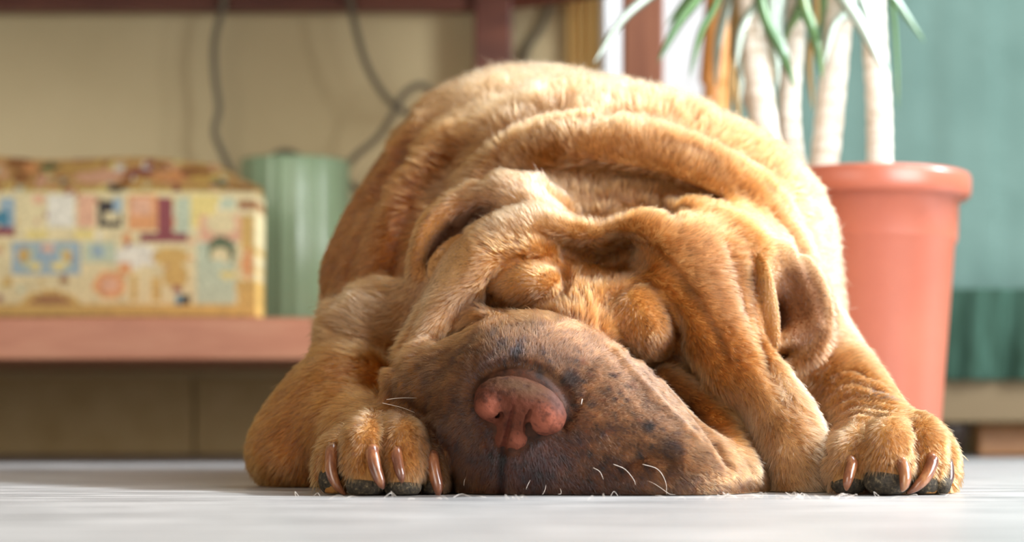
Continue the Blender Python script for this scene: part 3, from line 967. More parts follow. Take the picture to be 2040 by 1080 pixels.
def fur_material():
    m = bpy.data.materials.new('dog_fur')
    m.use_nodes = True
    N, L = m.node_tree.nodes, m.node_tree.links
    N.clear()
    out = N.new('ShaderNodeOutputMaterial')
    a = N.new('ShaderNodeAttribute')
    a.attribute_name = 'col'
    h = N.new('ShaderNodeBsdfHairPrincipled')
    h.parametrization = 'COLOR'
    h.inputs['Roughness'].default_value = 0.28
    h.inputs['Radial Roughness'].default_value = 0.45
    h.inputs['Coat'].default_value = 0.0
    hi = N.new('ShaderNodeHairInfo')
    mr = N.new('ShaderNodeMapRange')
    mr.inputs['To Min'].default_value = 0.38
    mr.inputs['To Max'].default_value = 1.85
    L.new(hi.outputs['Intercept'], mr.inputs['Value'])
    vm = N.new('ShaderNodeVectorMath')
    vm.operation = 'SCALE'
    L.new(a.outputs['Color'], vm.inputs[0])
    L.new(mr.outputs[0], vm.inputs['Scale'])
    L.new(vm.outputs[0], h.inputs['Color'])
    L.new(h.outputs[0], out.inputs['Surface'])
    return m


if FUR:
    VN = np.zeros((len(me.vertices), 3), np.float32)
    me.vertices.foreach_get('normal', VN.ravel())
    fm = fur_material()

    def no_fur(u, v, Y):
        pads = np.zeros(len(u))
        for (a, b, ru, rv) in ((664, 958, 30, 36), (728, 970, 40, 26), (802, 972, 38, 24), (860, 970, 24, 24), (1690, 966, 36, 26), (1768, 964, 48, 30), (1838, 966, 34, 28)):
            pads = np.maximum(pads, blob(u, v, a, b, ru, rv, 0, .1) * (Y < 1.25))
        nose = np.maximum.reduce([blob(u, v, 1039, 802, 102, 72, 14, .08), blob(u, v, 1018, 866, 36, 42, 0, .1)]) * (Y < 1.24)
        return 1 - np.maximum(pads, nose)

    def dens_head(c, u, v, f):
        w_ = no_fur(u, v, c[:, 1]) * (c[:, 1] < 1.46)
        muz = fields_muz(u, v, c[:, 1])
        return w_ * (1 + 1.6 * muz) * np.where(f > -0.25, 1.0, 0.12) * (c[:, 2] > 0.001)

    def dens_body(c, u, v, f):
        return (c[:, 1] >= 1.44) * np.where(f > -0.35, 1.0, 0.1) * np.where(c[:, 1] < 1.75, 1.0, 0.35) * (c[:, 2] > 0.002)

    def fields_muz(u, v, Y):
        return np.maximum.reduce([blob(u, v, 1050, 820, 225, 190, 0, .12), blob(u, v, 1200, 850, 220, 160, 30, .12), blob(u, v, 1340, 915, 180, 90, 38, .12), blob(u, v, 1200, 950, 330, 80, 0, .12)]) * (Y < 1.34)

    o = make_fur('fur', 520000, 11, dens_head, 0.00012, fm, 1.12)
    o['label'] = 'short plush golden tan coat of the head and paws'
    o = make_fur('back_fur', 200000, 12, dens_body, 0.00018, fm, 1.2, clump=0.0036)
    o['label'] = 'longer upright coat of the back and neck'
    print('fur', round(time.time() - T0, 1))

# whiskers
wh_m = mat('whisker', (0.75, 0.66, 0.58), rough=0.35)
WH = [[(1160, 795), (1158, 806)], [(1222, 925), (1245, 935), (1262, 955), (1266, 966)], [(1268, 952), (1300, 962), (1330, 982), (1345, 992)], [(1280, 925), (1310, 935), (1326, 960), (1328, 985)],
      [(1182, 932), (1195, 940), (1202, 955)], [(770, 796), (800, 793), (830, 793)], [(762, 803), (800, 812), (826, 822)], [(1088, 962), (1086, 975), (1080, 988)], [(1115, 970), (1118, 982), (1112, 991)], [(1145, 975), (1150, 988)],
      [(1060, 950), (1052, 965), (1048, 975)], [(920, 960), (912, 972), (914, 984)], [(935, 945), (926, 955), (924, 968)]]
for q in WH:
    s = V.snap(q)
    y0 = float(np.median(s[:, 1])) if q[0][0] > 830 else 1.262
    pts = [P(a, b, y0 - 0.0015 - 0.004 * math.sin(1.6 * i / len(q))) for i, (a, b) in enumerate(q)]
    pts = catmull(pts, 5)
    pts[:, 2] = np.maximum(pts[:, 2], 0.001)
    bm = bmesh.new()
    n = len(pts)
    tube(bm, pts, [0.0002 * (1 - 0.7 * i / n) for i in range(n)], seg=6)
    obj('whisker', bm, wh_m, dog, True)
lines = bmesh.new()
rl = random.Random(5)
for k in range(70):
    u_ = rl.choice([rl.uniform(560, 1920), rl.uniform(1440, 1700)])
    Y_ = rl.uniform(1.13, 1.19)
    c = Vector((P(u_, 0, Y_)[0], Y_, 0.0006))
    a_, l_, h_ = rl.uniform(0, 6.28), rl.uniform(0.004, 0.011), rl.uniform(0.0004, 0.003)
    d_ = Vector((math.cos(a_), math.sin(a_), 0)) * l_
    e_ = Vector((-d_.y, d_.x, 0)) * rl.uniform(-.5, .5)
    q = catmull([c, c + d_ * 0.5 + e_ + Vector((0, 0, h_)), c + d_], 4)
    tube(lines, q, 0.00010, seg=5)
tag(obj('shed_hair', lines, wh_m), 'fine pale dog hairs shed on the floor in front of the dog', 'hair', kind='stuff')
# ------------------------------------------------------------------ the room
floor_m = mat('floor_tile', (0.5, 0.48, 0.45), rough=0.38, spec=0.5)
ramp_noise(floor_m, [(0.34, (0.15, 0.15, 0.152)), (0.48, (0.31, 0.305, 0.30)), (0.60, (0.50, 0.485, 0.47))], scale=26, stretch=(0.30, 2.2, 1), detail=10, rough=0.7, bump=0.0004, bscale=160)
bm = bmesh.new()
box(bm, -2.6, 2.6, -1.6, 3.4, -0.03, 0.0)
tag(obj('floor', bm, floor_m), kind='structure')

YW = 2.72
wall_m = mat('wall_plaster', (0.62, 0.52, 0.34), rough=0.9, spec=0.1)
ramp_noise(wall_m, [(0.35, (0.60, 0.50, 0.29)), (0.65, (0.68, 0.575, 0.345))], scale=2.5, detail=4, bump=0.001, bscale=30)
x_end = P(1200, 0, YW)[0]
bm = bmesh.new()
box(bm, -2.6, x_end, YW, YW + 0.12, 0, 2.5)
tag(obj('wall_back', bm, wall_m), kind='structure')

sk_m = mat('skirting_tile', (0.3, 0.26, 0.18), rough=0.55, spec=0.3)
ramp_noise(sk_m, [(0.3, (0.50, 0.355, 0.155)), (0.7, (0.62, 0.47, 0.24))], scale=14, detail=5, bump=0.0008)
zs = P(0, 752, YW)[2]
bm = bmesh.new()
j = P(390, 800, YW)[0]
for a in range(-6, 4):
    x0, x1 = j + a * 0.33 + 0.0015, min(j + (a + 1) * 0.33 - 0.0015, x_end)
    if x1 > x0:
        box(bm, x0, x1, YW - 0.012, YW - 0.0002, 0.0005, zs, 0.002)
tag(obj('baseboard_back', bm, sk_m), kind='structure')

# white frame strip, brown wooden jamb, daylit white pane
white_m = mat('white_paint', (0.85, 0.85, 0.85), rough=0.5)
Yf = YW + 0.02
bm = bmesh.new()
box(bm, P(1196, 0, Yf)[0], P(1206, 0, Yf)[0], Yf - 0.03, Yf + 0.1, 0, 2.3, 0.003)
tag(obj('trim_1', bm, white_m), kind='structure')
ochre_m = mat('ochre_cloth', (0.78, 0.58, 0.25), rough=0.9, spec=0.1)
bm = bmesh.new()
cu0, cu1 = P(1128, 0, 2.69)[0], P(1194, 0, 2.69)[0]
F_ = []
for k in range(61):
    x_ = cu0 + (cu1 - cu0) * k / 60
    y_ = 2.695 - 0.008 * math.sin(k * 0.42)
    F_.append([bm.verts.new((x_, y_ + dy_, z_)) for dy_, z_ in ((0, 0.02), (0, 2.2), (0.006, 2.2), (0.006, 0.02))])
for k in range(60):
    for j in range(4):
        bm.faces.new((F_[k][j], F_[k][(j + 1) % 4], F_[k + 1][(j + 1) % 4], F_[k + 1][j]))
bm.faces.new(F_[0]); bm.faces.new(F_[-1][::-1])
bmesh.ops.recalc_face_normals(bm, faces=bm.faces)
tag(obj('curtain', bm, ochre_m, None, True), 'narrow ochre curtain hanging at the end of the cream wall', 'curtain')
pane_m = mat('daylit_pane', (0.9, 0.9, 0.92), rough=0.4)
pane_m.node_tree.nodes['Principled BSDF'].inputs['Emission Color'].default_value = (0.93, 0.96, 1.0, 1)
pane_m.node_tree.nodes['Principled BSDF'].inputs['Emission Strength'].default_value = 0.75
bm = bmesh.new()
box(bm, P(1206, 0, Yf)[0], P(1480, 0, Yf)[0], Yf + 0.02, Yf + 0.05, 0, 2.3)
tag(obj('window_1', bm, pane_m), kind='structure')
# wall behind the sofa, right part
bm = bmesh.new()
box(bm, P(1480, 0, Yf)[0], 2.6, YW + 0.06, YW + 0.16, 0, 2.5)
tag(obj('wall_right', bm, wall_m), kind='structure')

# ------------------------------------------------------------------ low wooden table with a lower shelf
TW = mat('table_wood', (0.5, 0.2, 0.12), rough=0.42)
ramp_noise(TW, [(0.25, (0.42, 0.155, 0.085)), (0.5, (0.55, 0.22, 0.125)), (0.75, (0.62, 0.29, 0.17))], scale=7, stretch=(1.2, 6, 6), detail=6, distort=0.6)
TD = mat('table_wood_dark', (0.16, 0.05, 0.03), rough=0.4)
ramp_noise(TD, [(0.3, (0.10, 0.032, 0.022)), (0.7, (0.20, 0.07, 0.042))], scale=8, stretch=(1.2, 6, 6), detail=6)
YS = 2.2
tb = empty('table', (-0.5, 2.4, 0), 'low reddish wooden table standing against the cream wall', 'table')
x0 = -1.25
xr0, xr1 = P(1243, 0, 2.2)[0], P(1322, 0, 2.2)[0]
zb, zt = P(0, 716, YS)[2], P(0, 632, YS)[2]
bm = bmesh.new(); box(bm, x0, xr1, YS, 2.685, zb, zt, 0.003)
obj('lower_shelf', bm, TW, tb)
YR = 2.66
zr = P(0, 20, YR)[2]
xl0, xl1 = P(945, 0, YR)[0], P(1021, 0, YR)[0]
bm = bmesh.new(); box(bm, x0, xl1, YR, YR + 0.025, zr, zr + 0.07, 0.002)
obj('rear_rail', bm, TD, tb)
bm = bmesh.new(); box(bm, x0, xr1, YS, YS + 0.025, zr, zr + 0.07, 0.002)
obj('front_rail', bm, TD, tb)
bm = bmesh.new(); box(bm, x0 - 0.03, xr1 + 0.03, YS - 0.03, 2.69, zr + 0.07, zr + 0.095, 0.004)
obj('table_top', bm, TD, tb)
bm = bmesh.new()
pa, pb = Vector(P(1000, 22, YR)), Vector(P(1240, -12, 2.56))
tube(bm, [pa + Vector((0, 0, 0.03)), pb + Vector((0, 0, 0.03))], 0.03, seg=4)
obj('side_rail', bm, TD, tb)
TM = mat('table_leg_wood', (0.3, 0.1, 0.05), rough=0.4)
ramp_noise(TM, [(0.3, (0.22, 0.075, 0.04)), (0.7, (0.36, 0.14, 0.075))], scale=10, stretch=(6, 6, 0.5), detail=6)
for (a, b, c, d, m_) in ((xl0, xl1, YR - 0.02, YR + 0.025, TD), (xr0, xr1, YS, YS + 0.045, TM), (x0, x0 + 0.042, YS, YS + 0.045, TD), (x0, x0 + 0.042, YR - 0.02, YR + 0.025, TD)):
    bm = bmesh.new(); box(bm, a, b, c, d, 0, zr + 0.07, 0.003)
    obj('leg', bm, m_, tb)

# ------------------------------------------------------------------ painted house-shaped box
PALETTE = {'cream': (0.80, 0.68, 0.38), 'white': (0.84, 0.80, 0.66), 'ochre': (0.66, 0.42, 0.12), 'orange': (0.78, 0.36, 0.14), 'salmon': (0.80, 0.45, 0.28), 'maroon': (0.28, 0.06, 0.07), 'black': (0.03, 0.02, 0.02),
           'blue': (0.34, 0.46, 0.52), 'teal': (0.05, 0.22, 0.32), 'sage': (0.55, 0.62, 0.44), 'yellow': (0.84, 0.68, 0.24), 'brown': (0.36, 0.16, 0.06), 'green': (0.12, 0.16, 0.08)}
YB = 2.27
bx = empty('painted_box', (P(200, 0, YB)[0], YB + 0.1, zt), 'box painted with cream and orange houses, roof-shaped lid, on the low shelf', 'box')


def painted(name, u0, u1, v0, v1, shapes, base, depth, nu, nv_, warp=None, back=0.0):
    """a panel whose front carries the painted picture, per-face colours"""
    bm = bmesh.new()
    lay = bm.loops.layers.float_color.new('col')
    us = np.linspace(u0, u1, nu + 1)
    vs_ = np.linspace(v0, v1, nv_ + 1)
    grid = []
    for v in vs_:
        row = []
        for u in us:
            t = (v1 - v) / (v1 - v0)
            x, _, z = P(u, v if warp is None else warp(u, v), YB)
            row.append(bm.verts.new((x, YB + back * t, z)))
        grid.append(row)
    r2 = random.Random(3)
    shapes = list(shapes)
    names = ['salmon', 'ochre', 'orange', 'brown', 'cream', 'white', 'sage', 'yellow', 'ochre', 'maroon']
    for k in range(170):
        cu_, cv_ = r2.uniform(u0, u1), r2.uniform(v0, v1)
        q_ = names[r2.randrange(10)]
        shapes.insert(2, ('r', cu_, cv_, cu_ + r2.uniform(6, 22), cv_ + r2.uniform(5, 18), q_) if k % 2 else ('e', cu_, cv_, r2.uniform(4, 12), r2.uniform(4, 9), q_))
    for j_ in range(nv_):
        for i_ in range(nu):
            f = bm.faces.new((grid[j_ + 1][i_], grid[j_ + 1][i_ + 1], grid[j_][i_ + 1], grid[j_][i_]))
            uc, vc = (us[i_] + us[i_ + 1]) / 2, (vs_[j_] + vs_[j_ + 1]) / 2
            c = Vector(base)
            for s in shapes:
                if s[0] == 'r':
                    hit = s[1] <= uc <= s[3] and s[2] <= vc <= s[4]
                else:
                    hit = ((uc - s[1]) / s[3]) ** 2 + ((vc - s[2]) / s[4]) ** 2 <= 1
                if hit:
                    c = Vector(PALETTE[s[5]])
            c = c * (0.62 + 0.3 * r2.random())
            for l in f.loops:
                l[lay] = (c.x, c.y, c.z, 1)
    # give it a body behind
    ext = bmesh.ops.extrude_face_region(bm, geom=list(bm.faces))
    vs2 = [g for g in ext['geom'] if isinstance(g, bmesh.types.BMVert)]
    for v in vs2:
        v.co.y = YB + depth
    bmesh.ops.recalc_face_normals(bm, faces=bm.faces)
    return obj(name, bm, attr_mat(name + '_paint', rough=0.45, spec=0.3), bx)


front = [('r', -400, 385, 520, 460, 'cream'), ('r', -400, 460, 520, 560, 'cream'), ('r', 0, 395, 30, 460, 'blue'), ('e', 4, 435, 16, 16, 'teal'), ('r', -10, 452, 30, 468, 'maroon'), ('r', 36, 392, 68, 450, 'cream'), ('r', 64, 388, 88, 408, 'salmon'), ('r', 92, 390, 150, 452, 'white'),
         ('r', 155, 388, 190, 455, 'salmon'), ('r', 195, 402, 245, 455, 'black'), ('r', 205, 425, 240, 440, 'cream'), ('r', 225, 395, 245, 425, 'blue'), ('r', 252, 388, 312, 460, 'orange'), ('r', 258, 395, 300, 430, 'salmon'),
         ('r', 312, 392, 345, 465, 'maroon'), ('r', 348, 392, 380, 462, 'sage'), ('r', 280, 462, 375, 482, 'maroon'), ('r', 382, 388, 430, 450, 'yellow'), ('r', 436, 392, 470, 420, 'sage'), ('r', 476, 398, 508, 416, 'brown'),
         ('r', 400, 430, 490, 480, 'salmon'), ('e', 440, 445, 30, 22, 'cream'), ('r', 25, 480, 158, 548, 'blue'), ('r', 40, 492, 140, 535, 'sage'), ('e', 48, 508, 12, 14, 'ochre'), ('e', 135, 510, 10, 12, 'ochre'), ('e', 92, 512, 26, 22, 'blue'), ('e', 72, 530, 14, 9, 'yellow'), ('e', 116, 530, 14, 9, 'yellow'), ('e', 95, 495, 14, 8, 'salmon'),
         ('r', 165, 480, 232, 522, 'sage'), ('e', 195, 500, 14, 12, 'blue'), ('r', 55, 458, 95, 478, 'yellow'), ('r', 150, 460, 190, 478, 'yellow'), ('e', 275, 512, 45, 24, 'white'), ('e', 340, 512, 36, 18, 'ochre'), ('r', 235, 525, 262, 545, 'orange'), ('e', 218, 568, 32, 28, 'orange'), ('e', 218, 568, 18, 16, 'salmon'),
         ('e', 290, 565, 40, 34, 'cream'), ('r', 262, 545, 275, 600, 'ochre'), ('r', 305, 550, 318, 600, 'ochre'), ('e', 350, 550, 26, 22, 'ochre'), ('r', 352, 588, 382, 606, 'teal'), ('r', 362, 590, 380, 604, 'black'), ('r', 392, 480, 470, 612, 'sage'), ('e', 440, 500, 28, 30, 'green'), ('e', 438, 512, 20, 18, 'cream'), ('e', 430, 530, 22, 12, 'sage'), ('e', 455, 548, 18, 8, 'yellow'), ('r', 400, 562, 462, 605, 'sage'),
         ('r', 478, 430, 505, 500, 'ochre'), ('e', 493, 525, 11, 32, 'orange'), ('r', 474, 560, 508, 610, 'ochre'), ('e', 100, 612, 62, 34, 'ochre'), ('e', 100, 618, 50, 30, 'brown'), ('r', -400, 606, 520, 632, 'ochre'), ('r', -300, 400, -220, 460, 'salmon'), ('r', -200, 480, -60, 560, 'sage'), ('r', -180, 400, -120, 450, 'maroon')]
painted('front_panel', -380, 510, 382, 629.5, front, PALETTE['cream'], 0.08, 150, 42)
lid = [('r', -400, 372, 520, 392, 'ochre'), ('r', -400, 376, 520, 384, 'yellow'), ('e', 15, 312, 26, 14, 'brown'), ('e', 45, 322, 20, 12, 'orange'), ('e', 78, 318, 20, 10, 'green'), ('r', 60, 340, 85, 372, 'salmon'), ('e', 30, 345, 20, 14, 'brown'), ('e', 140, 322, 40, 8, 'ochre'), ('e', 190, 345, 55, 16, 'salmon'),
       ('e', 270, 335, 34, 7, 'maroon'), ('e', 310, 322, 16, 8, 'brown'), ('e', 330, 345, 34, 12, 'orange'), ('e', 380, 325, 34, 12, 'brown'), ('e', 395, 345, 26, 12, 'ochre'), ('e', 430, 352, 18, 8, 'green'), ('e', 465, 360, 20, 8, 'brown'), ('r', 236, 345, 254, 372, 'brown'), ('r', 215, 365, 240, 392, 'black')]


def lid_warp(u, v):
    top = 300 + 12 * math.sin(u / 55.0) * 0.4 + max(0, (u - 120)) * 0.03 + max(0, u - 415) * 0.52
    t = (388 - v) / (388 - 300)
    return 388 - t * (388 - top)


painted('roof_lid', -380, 506, 300, 388, lid, (0.62, 0.36, 0.13), 0.08, 130, 16, lid_warp, 0.06)

# ------------------------------------------------------------------ pale green fluted canister
green_m = mat('green_glaze', (0.32, 0.47, 0.29), rough=0.18, spec=0.6)
YC = 2.552
cx, _, _ = P(588, 0, YC)
R_ = 108 * YC / FPX
ztop = P(0, 322, YC)[2]
bm = bmesh.new()
lathe(bm, [(R_ * 0.90, zt + 0.0005), (R_ * 0.96, zt + 0.003), (R_, zt + 0.012), (R_, ztop - 0.004), (R_ * 0.985, ztop), (R_ * 0.93, ztop), (R_ * 0.92, ztop - 0.004), (R_ * 0.92, zt + 0.012), (R_ * 0.1, zt + 0.008)], cx, YC, 192, lambda a, z: 0.014 * math.cos(22 * a))
o = obj('canister', bm, green_m, None, True)
tag(o, 'pale green glossy fluted canister beside the painted box on the shelf', 'canister')

# ------------------------------------------------------------------ cables
cab_m = mat('grey_cable', (0.17, 0.15, 0.10), rough=0.6)


def cable(pts, Yc, r, label, free_end=None):
    bm = bmesh.new()
    q = catmull([P(a, b, Yc + (c if len(t) > 2 else 0)) for t in pts for (a, b, c) in [(t[0], t[1], t[2] if len(t) > 2 else 0)]], 10)
    tube(bm, q, r, seg=10)
    return tag(obj('cable', bm, cab_m, None, True), label, 'cable')


cable([(452, -72), (447, 0), (428, 80), (428, 150), (436, 215), (428, 265), (448, 315), (470, 370), (480, 440, 0.0), (490, 560), (494, 655)], 2.645, 0.0046, 'grey cable hanging in a wavy line above the right end of the painted box')
cable([(692, -72), (698, 0), (712, 70), (735, 140), (775, 200), (820, 228), (862, 218, -.004), (868, 190, -.012), (838, 170, -.015), (805, 188, -.015), (782, 230, -.012), (752, 275), (705, 315), (688, 350), (715, 380), (760, 400), (790, 500), (796, 655)], 2.645, 0.0046, 'grey cable looping over itself beside the dog\'s back')
cable([(1106, -72), (1098, 0), (1078, 55), (1046, 110), (1044, 200), (1046, 400), (1048, 655), (1050, 860)], 2.7025, 0.0046, 'grey cable slanting down behind the dark table leg')
cable([(540, 420), (540, 325), (560, 303), (585, 306), (602, 328), (610, 420)], 2.645, 0.0042, 'short arch of grey cable showing over the canister rim')

# ------------------------------------------------------------------ terracotta pot with dracaena
PY = 1.92
pcx = P(1718, 0, PY)[0]
S_ = PY / FPX
zp = lambda v: P(0, v, PY)[2]
pot_m = mat('terracotta_plastic', (0.60, 0.19, 0.115), rough=0.33, spec=0.5)
ramp_noise(pot_m, [(0.3, (0.37, 0.100, 0.058)), (0.7, (0.44, 0.130, 0.075))], scale=9, detail=4)
bm = bmesh.new()
Rr = 212 * S_
lathe(bm, [(143 * S_, 0.001), (146 * S_, 0.006), (150 * S_, 0.02), (180 * S_, zp(492)), (184 * S_, zp(486)), (186 * S_, zp(480)), (188 * S_, zp(405)), (204 * S_, zp(402)), (210 * S_, zp(396)), (Rr, zp(385)), (Rr, zp(362)), (208 * S_, zp(353)), (200 * S_, zp(350)), (190 * S_, zp(352)), (184 * S_, zp(360)), (180 * S_, zp(395)), (1 * S_, zp(395))], pcx, PY, 96)
pot = tag(obj('plant_pot', bm, pot_m, None, True), 'round terracotta pot with thick rim standing behind the dog\'s right side', 'plant pot')
soil_m = mat('soil', (0.06, 0.04, 0.025), rough=0.95)
ramp_noise(soil_m, [(0.3, (0.03, 0.02, 0.012)), (0.7, (0.11, 0.075, 0.045))], scale=120, bump=0.003)
bm = bmesh.new()
lathe(bm, [(178 * S_, zp(394)), (178 * S_, zp(380)), (120 * S_, zp(377)), (1 * S_, zp(376))], pcx, PY, 48)
link_ = obj('soil', bm, soil_m, pot, True)
pl = empty('dracaena_plant', (pcx, PY, zp(376)), 'dracaena with pale bare canes and narrow drooping leaves growing in the terracotta pot', 'plant')
bark = mat('cane_bark', (0.5, 0.42, 0.32), rough=0.8)
ramp_noise(bark, [(0.3, (0.55, 0.45, 0.34)), (0.6, (0.80, 0.74, 0.65))], scale=30, stretch=(1, 1, 5), detail=5, bump=0.002)
CANES = [([(1590, 400, -.03), (1540, 330, -.03), (1515, 200, -.02), (1500, 60, -.01), (1492, -80, 0), (1490, -260, 0)], 27),
         ([(1600, 400, .02), (1578, 300, .02), (1572, 200, .02), (1582, 80, .03), (1592, -60, .03), (1600, -230, .03)], 22),
         ([(1630, 400, 0), (1645, 300, 0), (1660, 150, 0), (1675, 0, 0), (1690, -160, 0), (1700, -300, 0)], 28),
         ([(1752, 400, .0), (1752, 300, .0), (1750, 200, .0), (1742, 80, 0), (1738, -40, 0), (1730, -240, 0)], 25),
         ([(1560, 400, .05), (1545, 300, .06), (1480, 150, .06), (1470, 0, .06), (1462, -200, .06)], 20)]
crowns = []
for pts, wd in CANES:
    q = catmull([P(a, b, PY + c) for a, b, c in pts], 10)
    bm = bmesh.new()
    n = len(q)
    tube(bm, q, [wd * S_ * (1.06 - 0.16 * i / n + 0.03 * math.sin(i * 1.9)) for i in range(n)], seg=16)
    obj('cane', bm, bark, pl, True)
    crowns.append(q[-1])
leaf_m = mat('dracaena_leaf', (0.12, 0.22, 0.08), rough=0.3, spec=0.6)
ramp_noise(leaf_m, [(0.3, (0.06, 0.15, 0.07)), (0.55, (0.14, 0.26, 0.10)), (0.75, (0.34, 0.30, 0.08))], scale=6, detail=3)


leaf_b = mat('withered_leaf', (0.42, 0.26, 0.09), rough=0.5)
leaf_sheen = mat('sheen_leaf', (0.5, 0.6, 0.52), rough=0.28, spec=0.8)  # whitish reflection of strong light painted into the leaf colour


def leaf(pts, wid, leaf_m=leaf_m):
    """a tapering, slightly V-shaped blade through world points"""
    q = catmull(pts, 8)
    n = len(q)
    bm = bmesh.new()
    rows = []
    for i in range(n):
        t = i / (n - 1)
        T = Vector(q[min(i + 1, n - 1)]) - Vector(q[max(i - 1, 0)])
        T.normalize()
        s = T.cross(Vector((0, 0.9, 0.45))).normalized()
        nn = s.cross(T)
        w_ = wid * (math.sin(math.pi * min(1, t * 0.92 + 0.12)) ** 0.6) * 0.5
        c = Vector(q[i])
        rows.append([bm.verts.new(c + s * w_ + nn * w_ * 0.35), bm.verts.new(c + nn * 0.0004), bm.verts.new(c - s * w_ + nn * w_ * 0.35), bm.verts.new(c - nn * 0.0008)])
    for i in range(n - 1):
        for k in range(4):
            bm.faces.new((rows[i][k], rows[i][(k + 1) % 4], rows[i + 1][(k + 1) % 4], rows[i + 1][k]))
    bmesh.ops.recalc_face_normals(bm, faces=bm.faces)
    return obj('leaf', bm, leaf_m, pl, True)


# blades the photo shows: start above the frame, tip (u, v), offset in depth
BL = [((1500, -150), (1490, 0), (1462, 120), (1448, 260), -.02, 20), ((1540, -150), (1530, 10), (1535, 140), (1520, 260), .02, 18), ((1480, -150), (1470, 20), (1462, 140), (1480, 300), .05, 22), ((1610, -150), (1625, 20), (1612, 120), (1622, 240), .04, 16),
      ((1440, -180), (1330, -40), (1240, 40), (1175, 140), -.10, 22), ((1460, -150), (1400, -20), (1350, 50), (1305, 135), -.06, 24), ((1470, -140), (1430, 0), (1395, 70), (1370, 170), -.05, 16), ((1480, -120), (1450, 0), (1430, 90), (1425, 190), .06, 22),
      ((1560, -150), (1540, 0), (1545, 100), (1550, 190), -.04, 26), ((1580, -160), (1600, 0), (1625, 80), (1640, 170), -.05, 24), ((1560, -160), (1530, -20), (1480, 60), (1465, 150), -.03, 28), ((1640, -160), (1600, 0), (1565, 90), (1560, 200), .03, 22),
      ((1620, -170), (1660, -40), (1720, 60), (1772, 165), -.08, 26), ((1680, -170), (1710, -30), (1742, 70), (1778, 160), -.05, 18), ((1700, -180), (1740, -60), (1790, 10), (1850, 95), .02, 18), ((1660, -170), (1640, 0), (1650, 110), (1655, 220), .06, 20),
      ((1740, -160), (1700, 0), (1660, 60), (1640, 140), -.06, 22), ((1500, -150), (1520, 20), (1560, 110), (1590, 190), -.06, 22), ((1520, -150), (1505, 0), (1480, 120), (1470, 230), .05, 26), ((1600, -160), (1560, -20), (1550, 60), (1580, 130), -.02, 24),
      ((1720, -160), (1770, -20), (1785, 90), (1790, 240), .05, 10), ((1450, -150), (1410, -40), (1370, 0), (1320, 60), .04, 20)]
for bi_, (a, b, c, d, dy, wd) in enumerate(BL):
    pts = [P(a[0], a[1], PY), P(b[0], b[1], PY + dy * 0.5), P(c[0], c[1], PY + dy * 0.8), P(d[0], d[1], PY + dy)]
    leaf(pts, wd * S_, leaf_b if bi_ < 4 else leaf_sheen if bi_ % 3 == 1 or wd > 25 else leaf_m)
# the rest of each crown, above the picture
for ci, c in enumerate(crowns):
    for k in range(7):
        a = k * 2.4 + ci
        l = 0.16 + 0.05 * random.random()
        dx, dy = math.cos(a), math.sin(a) * 0.8
        up = 0.05 + 0.06 * random.random()
        pts = [tuple(c), (c[0] + dx * l * 0.4, c[1] + dy * l * 0.4, c[2] + up), (c[0] + dx * l * 0.8, c[1] + dy * l * 0.8, c[2] + up * 0.7), (c[0] + dx * l, c[1] + dy * l, c[2] - 0.02)]
        leaf(pts, 0.012)

# ------------------------------------------------------------------ draped sofa
YD = 2.46
sf = empty('sofa', (P(1900, 0, YD)[0], YD + 0.05, 0), 'sofa draped in teal cloth on a beige base with dark feet, at the right edge', 'sofa')
teal_m = mat('teal_cloth', (0.13, 0.28, 0.24), rough=0.85, spec=0.15)
ramp_noise(teal_m, [(0.3, (0.115, 0.20, 0.175)), (0.7, (0.165, 0.27, 0.24))], scale=5, detail=4, bump=0.001, bscale=90)
green_d = mat('dark_green_cloth', (0.05, 0.13, 0.09), rough=0.85, spec=0.15)
ramp_noise(green_d, [(0.35, (0.016, 0.038, 0.022)), (0.62, (0.055, 0.12, 0.09))], scale=9, stretch=(2.5, 1, 0.6), detail=3)


def drape(name, u0, u1, vtop, vbot, Yc, amp, freq, m, lean=0.0):
    bm = bmesh.new()
    nu, nv_ = 160, 30
    F_, B_ = [], []
    for j_ in range(nv_ + 1):
        t = j_ / nv_
        v = vtop + (vbot - vtop) * t
        z = P(0, v, Yc)[2]
        rf, rb = [], []
        for i_ in range(nu + 1):
            u = u0 + (u1 - u0) * i_ / nu
            x = P(u, 0, Yc)[0]
            ph = x * freq
            dd = amp * (math.sin(ph + 1.5 * t) + 0.5 * math.sin(2.3 * ph + 2 * t) + 0.3 * math.sin(5.1 * ph - t)) * (0.5 + 0.5 * t)
            rf.append(bm.verts.new((x, Yc + dd + lean * t, z)))
            rb.append(bm.verts.new((x, Yc + dd + lean * t + 0.006, z)))
        F_.append(rf); B_.append(rb)
    for j_ in range(nv_):
        for i_ in range(nu):
            bm.faces.new((F_[j_ + 1][i_], F_[j_ + 1][i_ + 1], F_[j_][i_ + 1], F_[j_][i_]))
            bm.faces.new((B_[j_][i_], B_[j_][i_ + 1], B_[j_ + 1][i_ + 1], B_[j_ + 1][i_]))
    for j_ in range(nv_):
        for e_ in (0, nu):
            bm.faces.new((F_[j_][e_], F_[j_ + 1][e_], B_[j_ + 1][e_], B_[j_][e_]))
    for i_ in range(nu):
        for e_ in (0, nv_):
            bm.faces.new((F_[e_][i_], F_[e_][i_ + 1], B_[e_][i_ + 1], B_[e_][i_]))
    bmesh.ops.recalc_face_normals(bm, faces=bm.faces)
    return obj(name, bm, m, sf, True)


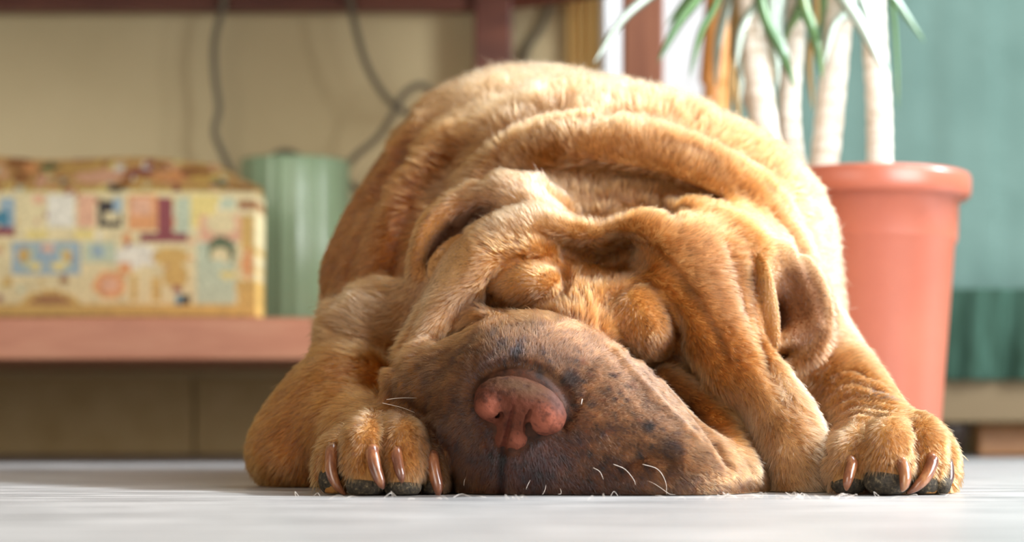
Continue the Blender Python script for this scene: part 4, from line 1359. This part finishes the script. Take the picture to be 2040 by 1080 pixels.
drape('drape', 1442, 2900, -420, 620, YD, 0.003, 27, teal_m)
drape('skirt', 1560, 2900, 575, 757, YD - 0.03, 0.010, 95, green_d)['label'] = 'dark green gathered skirt'
base_m = mat('beige_base', (0.21, 0.15, 0.075), rough=0.7)
bm = bmesh.new()
box(bm, P(1500, 0, YD)[0], P(2900, 0, YD)[0], YD + 0.0, YD + 0.2, P(0, 842, YD)[2], P(0, 745, YD)[2], 0.004)
obj('base_rail', bm, base_m, sf)
foot_m = mat('dark_foot', (0.03, 0.018, 0.012), rough=0.5)
for uf in (1905, 2700):
    xf = P(uf, 0, YD)[0]
    bm = bmesh.new()
    lathe(bm, [(0.014, 0.0005), (0.018, 0.01), (0.026, 0.035), (0.028, P(0, 841, YD)[2])], xf, YD + 0.04, 32)
    obj('foot', bm, foot_m, sf, True)
bm = bmesh.new()
box(bm, P(1500, 0, YD)[0], P(2900, 0, YD)[0], YD + 0.02, YD + 0.2, P(0, 745, YD)[2], P(0, -420, YD)[2], 0.01)
obj('backrest', bm, teal_m, sf)
# orange wood seen beneath and beside
or_m = mat('orange_wood', (0.70, 0.30, 0.08), rough=0.4)
ramp_noise(or_m, [(0.3, (0.62, 0.25, 0.06)), (0.7, (0.78, 0.38, 0.12))], scale=8, stretch=(1, 4, 4), detail=4)
bm = bmesh.new()
box(bm, P(1950, 0, 2.60)[0], P(2700, 0, 2.60)[0], 2.60, 2.64, 0.0005, 0.043, 0.003)
tag(obj('wooden_plank', bm, or_m), 'orange wooden plank lying on the floor under the draped sofa', 'plank')
# curved orange chair post between the bright pane and the teal cloth
bm = bmesh.new()
q = catmull([P(1440, -140, 2.40), P(1437, -20, 2.40), P(1434, 60, 2.40), P(1428, 130, 2.40), P(1424, 220, 2.40), P(1432, 330, 2.40), P(1436, 600, 2.40), P(1436, 900, 2.40)], 10)
q[:, 2] = np.maximum(q[:, 2], 0.001)
q = np.array([p for i, p in enumerate(q) if i == 0 or p[2] < q[i - 1][2] - 1e-5])
wds = [(0.020 if p[2] > 0.45 else 0.015) for p in q]
tube(bm, q, wds, seg=16)
cam_p = tag(obj('wooden_post', bm, or_m, None, True), 'slim curved orange wooden post left of the teal drape', 'post')
print('done', round(time.time() - T0, 1))
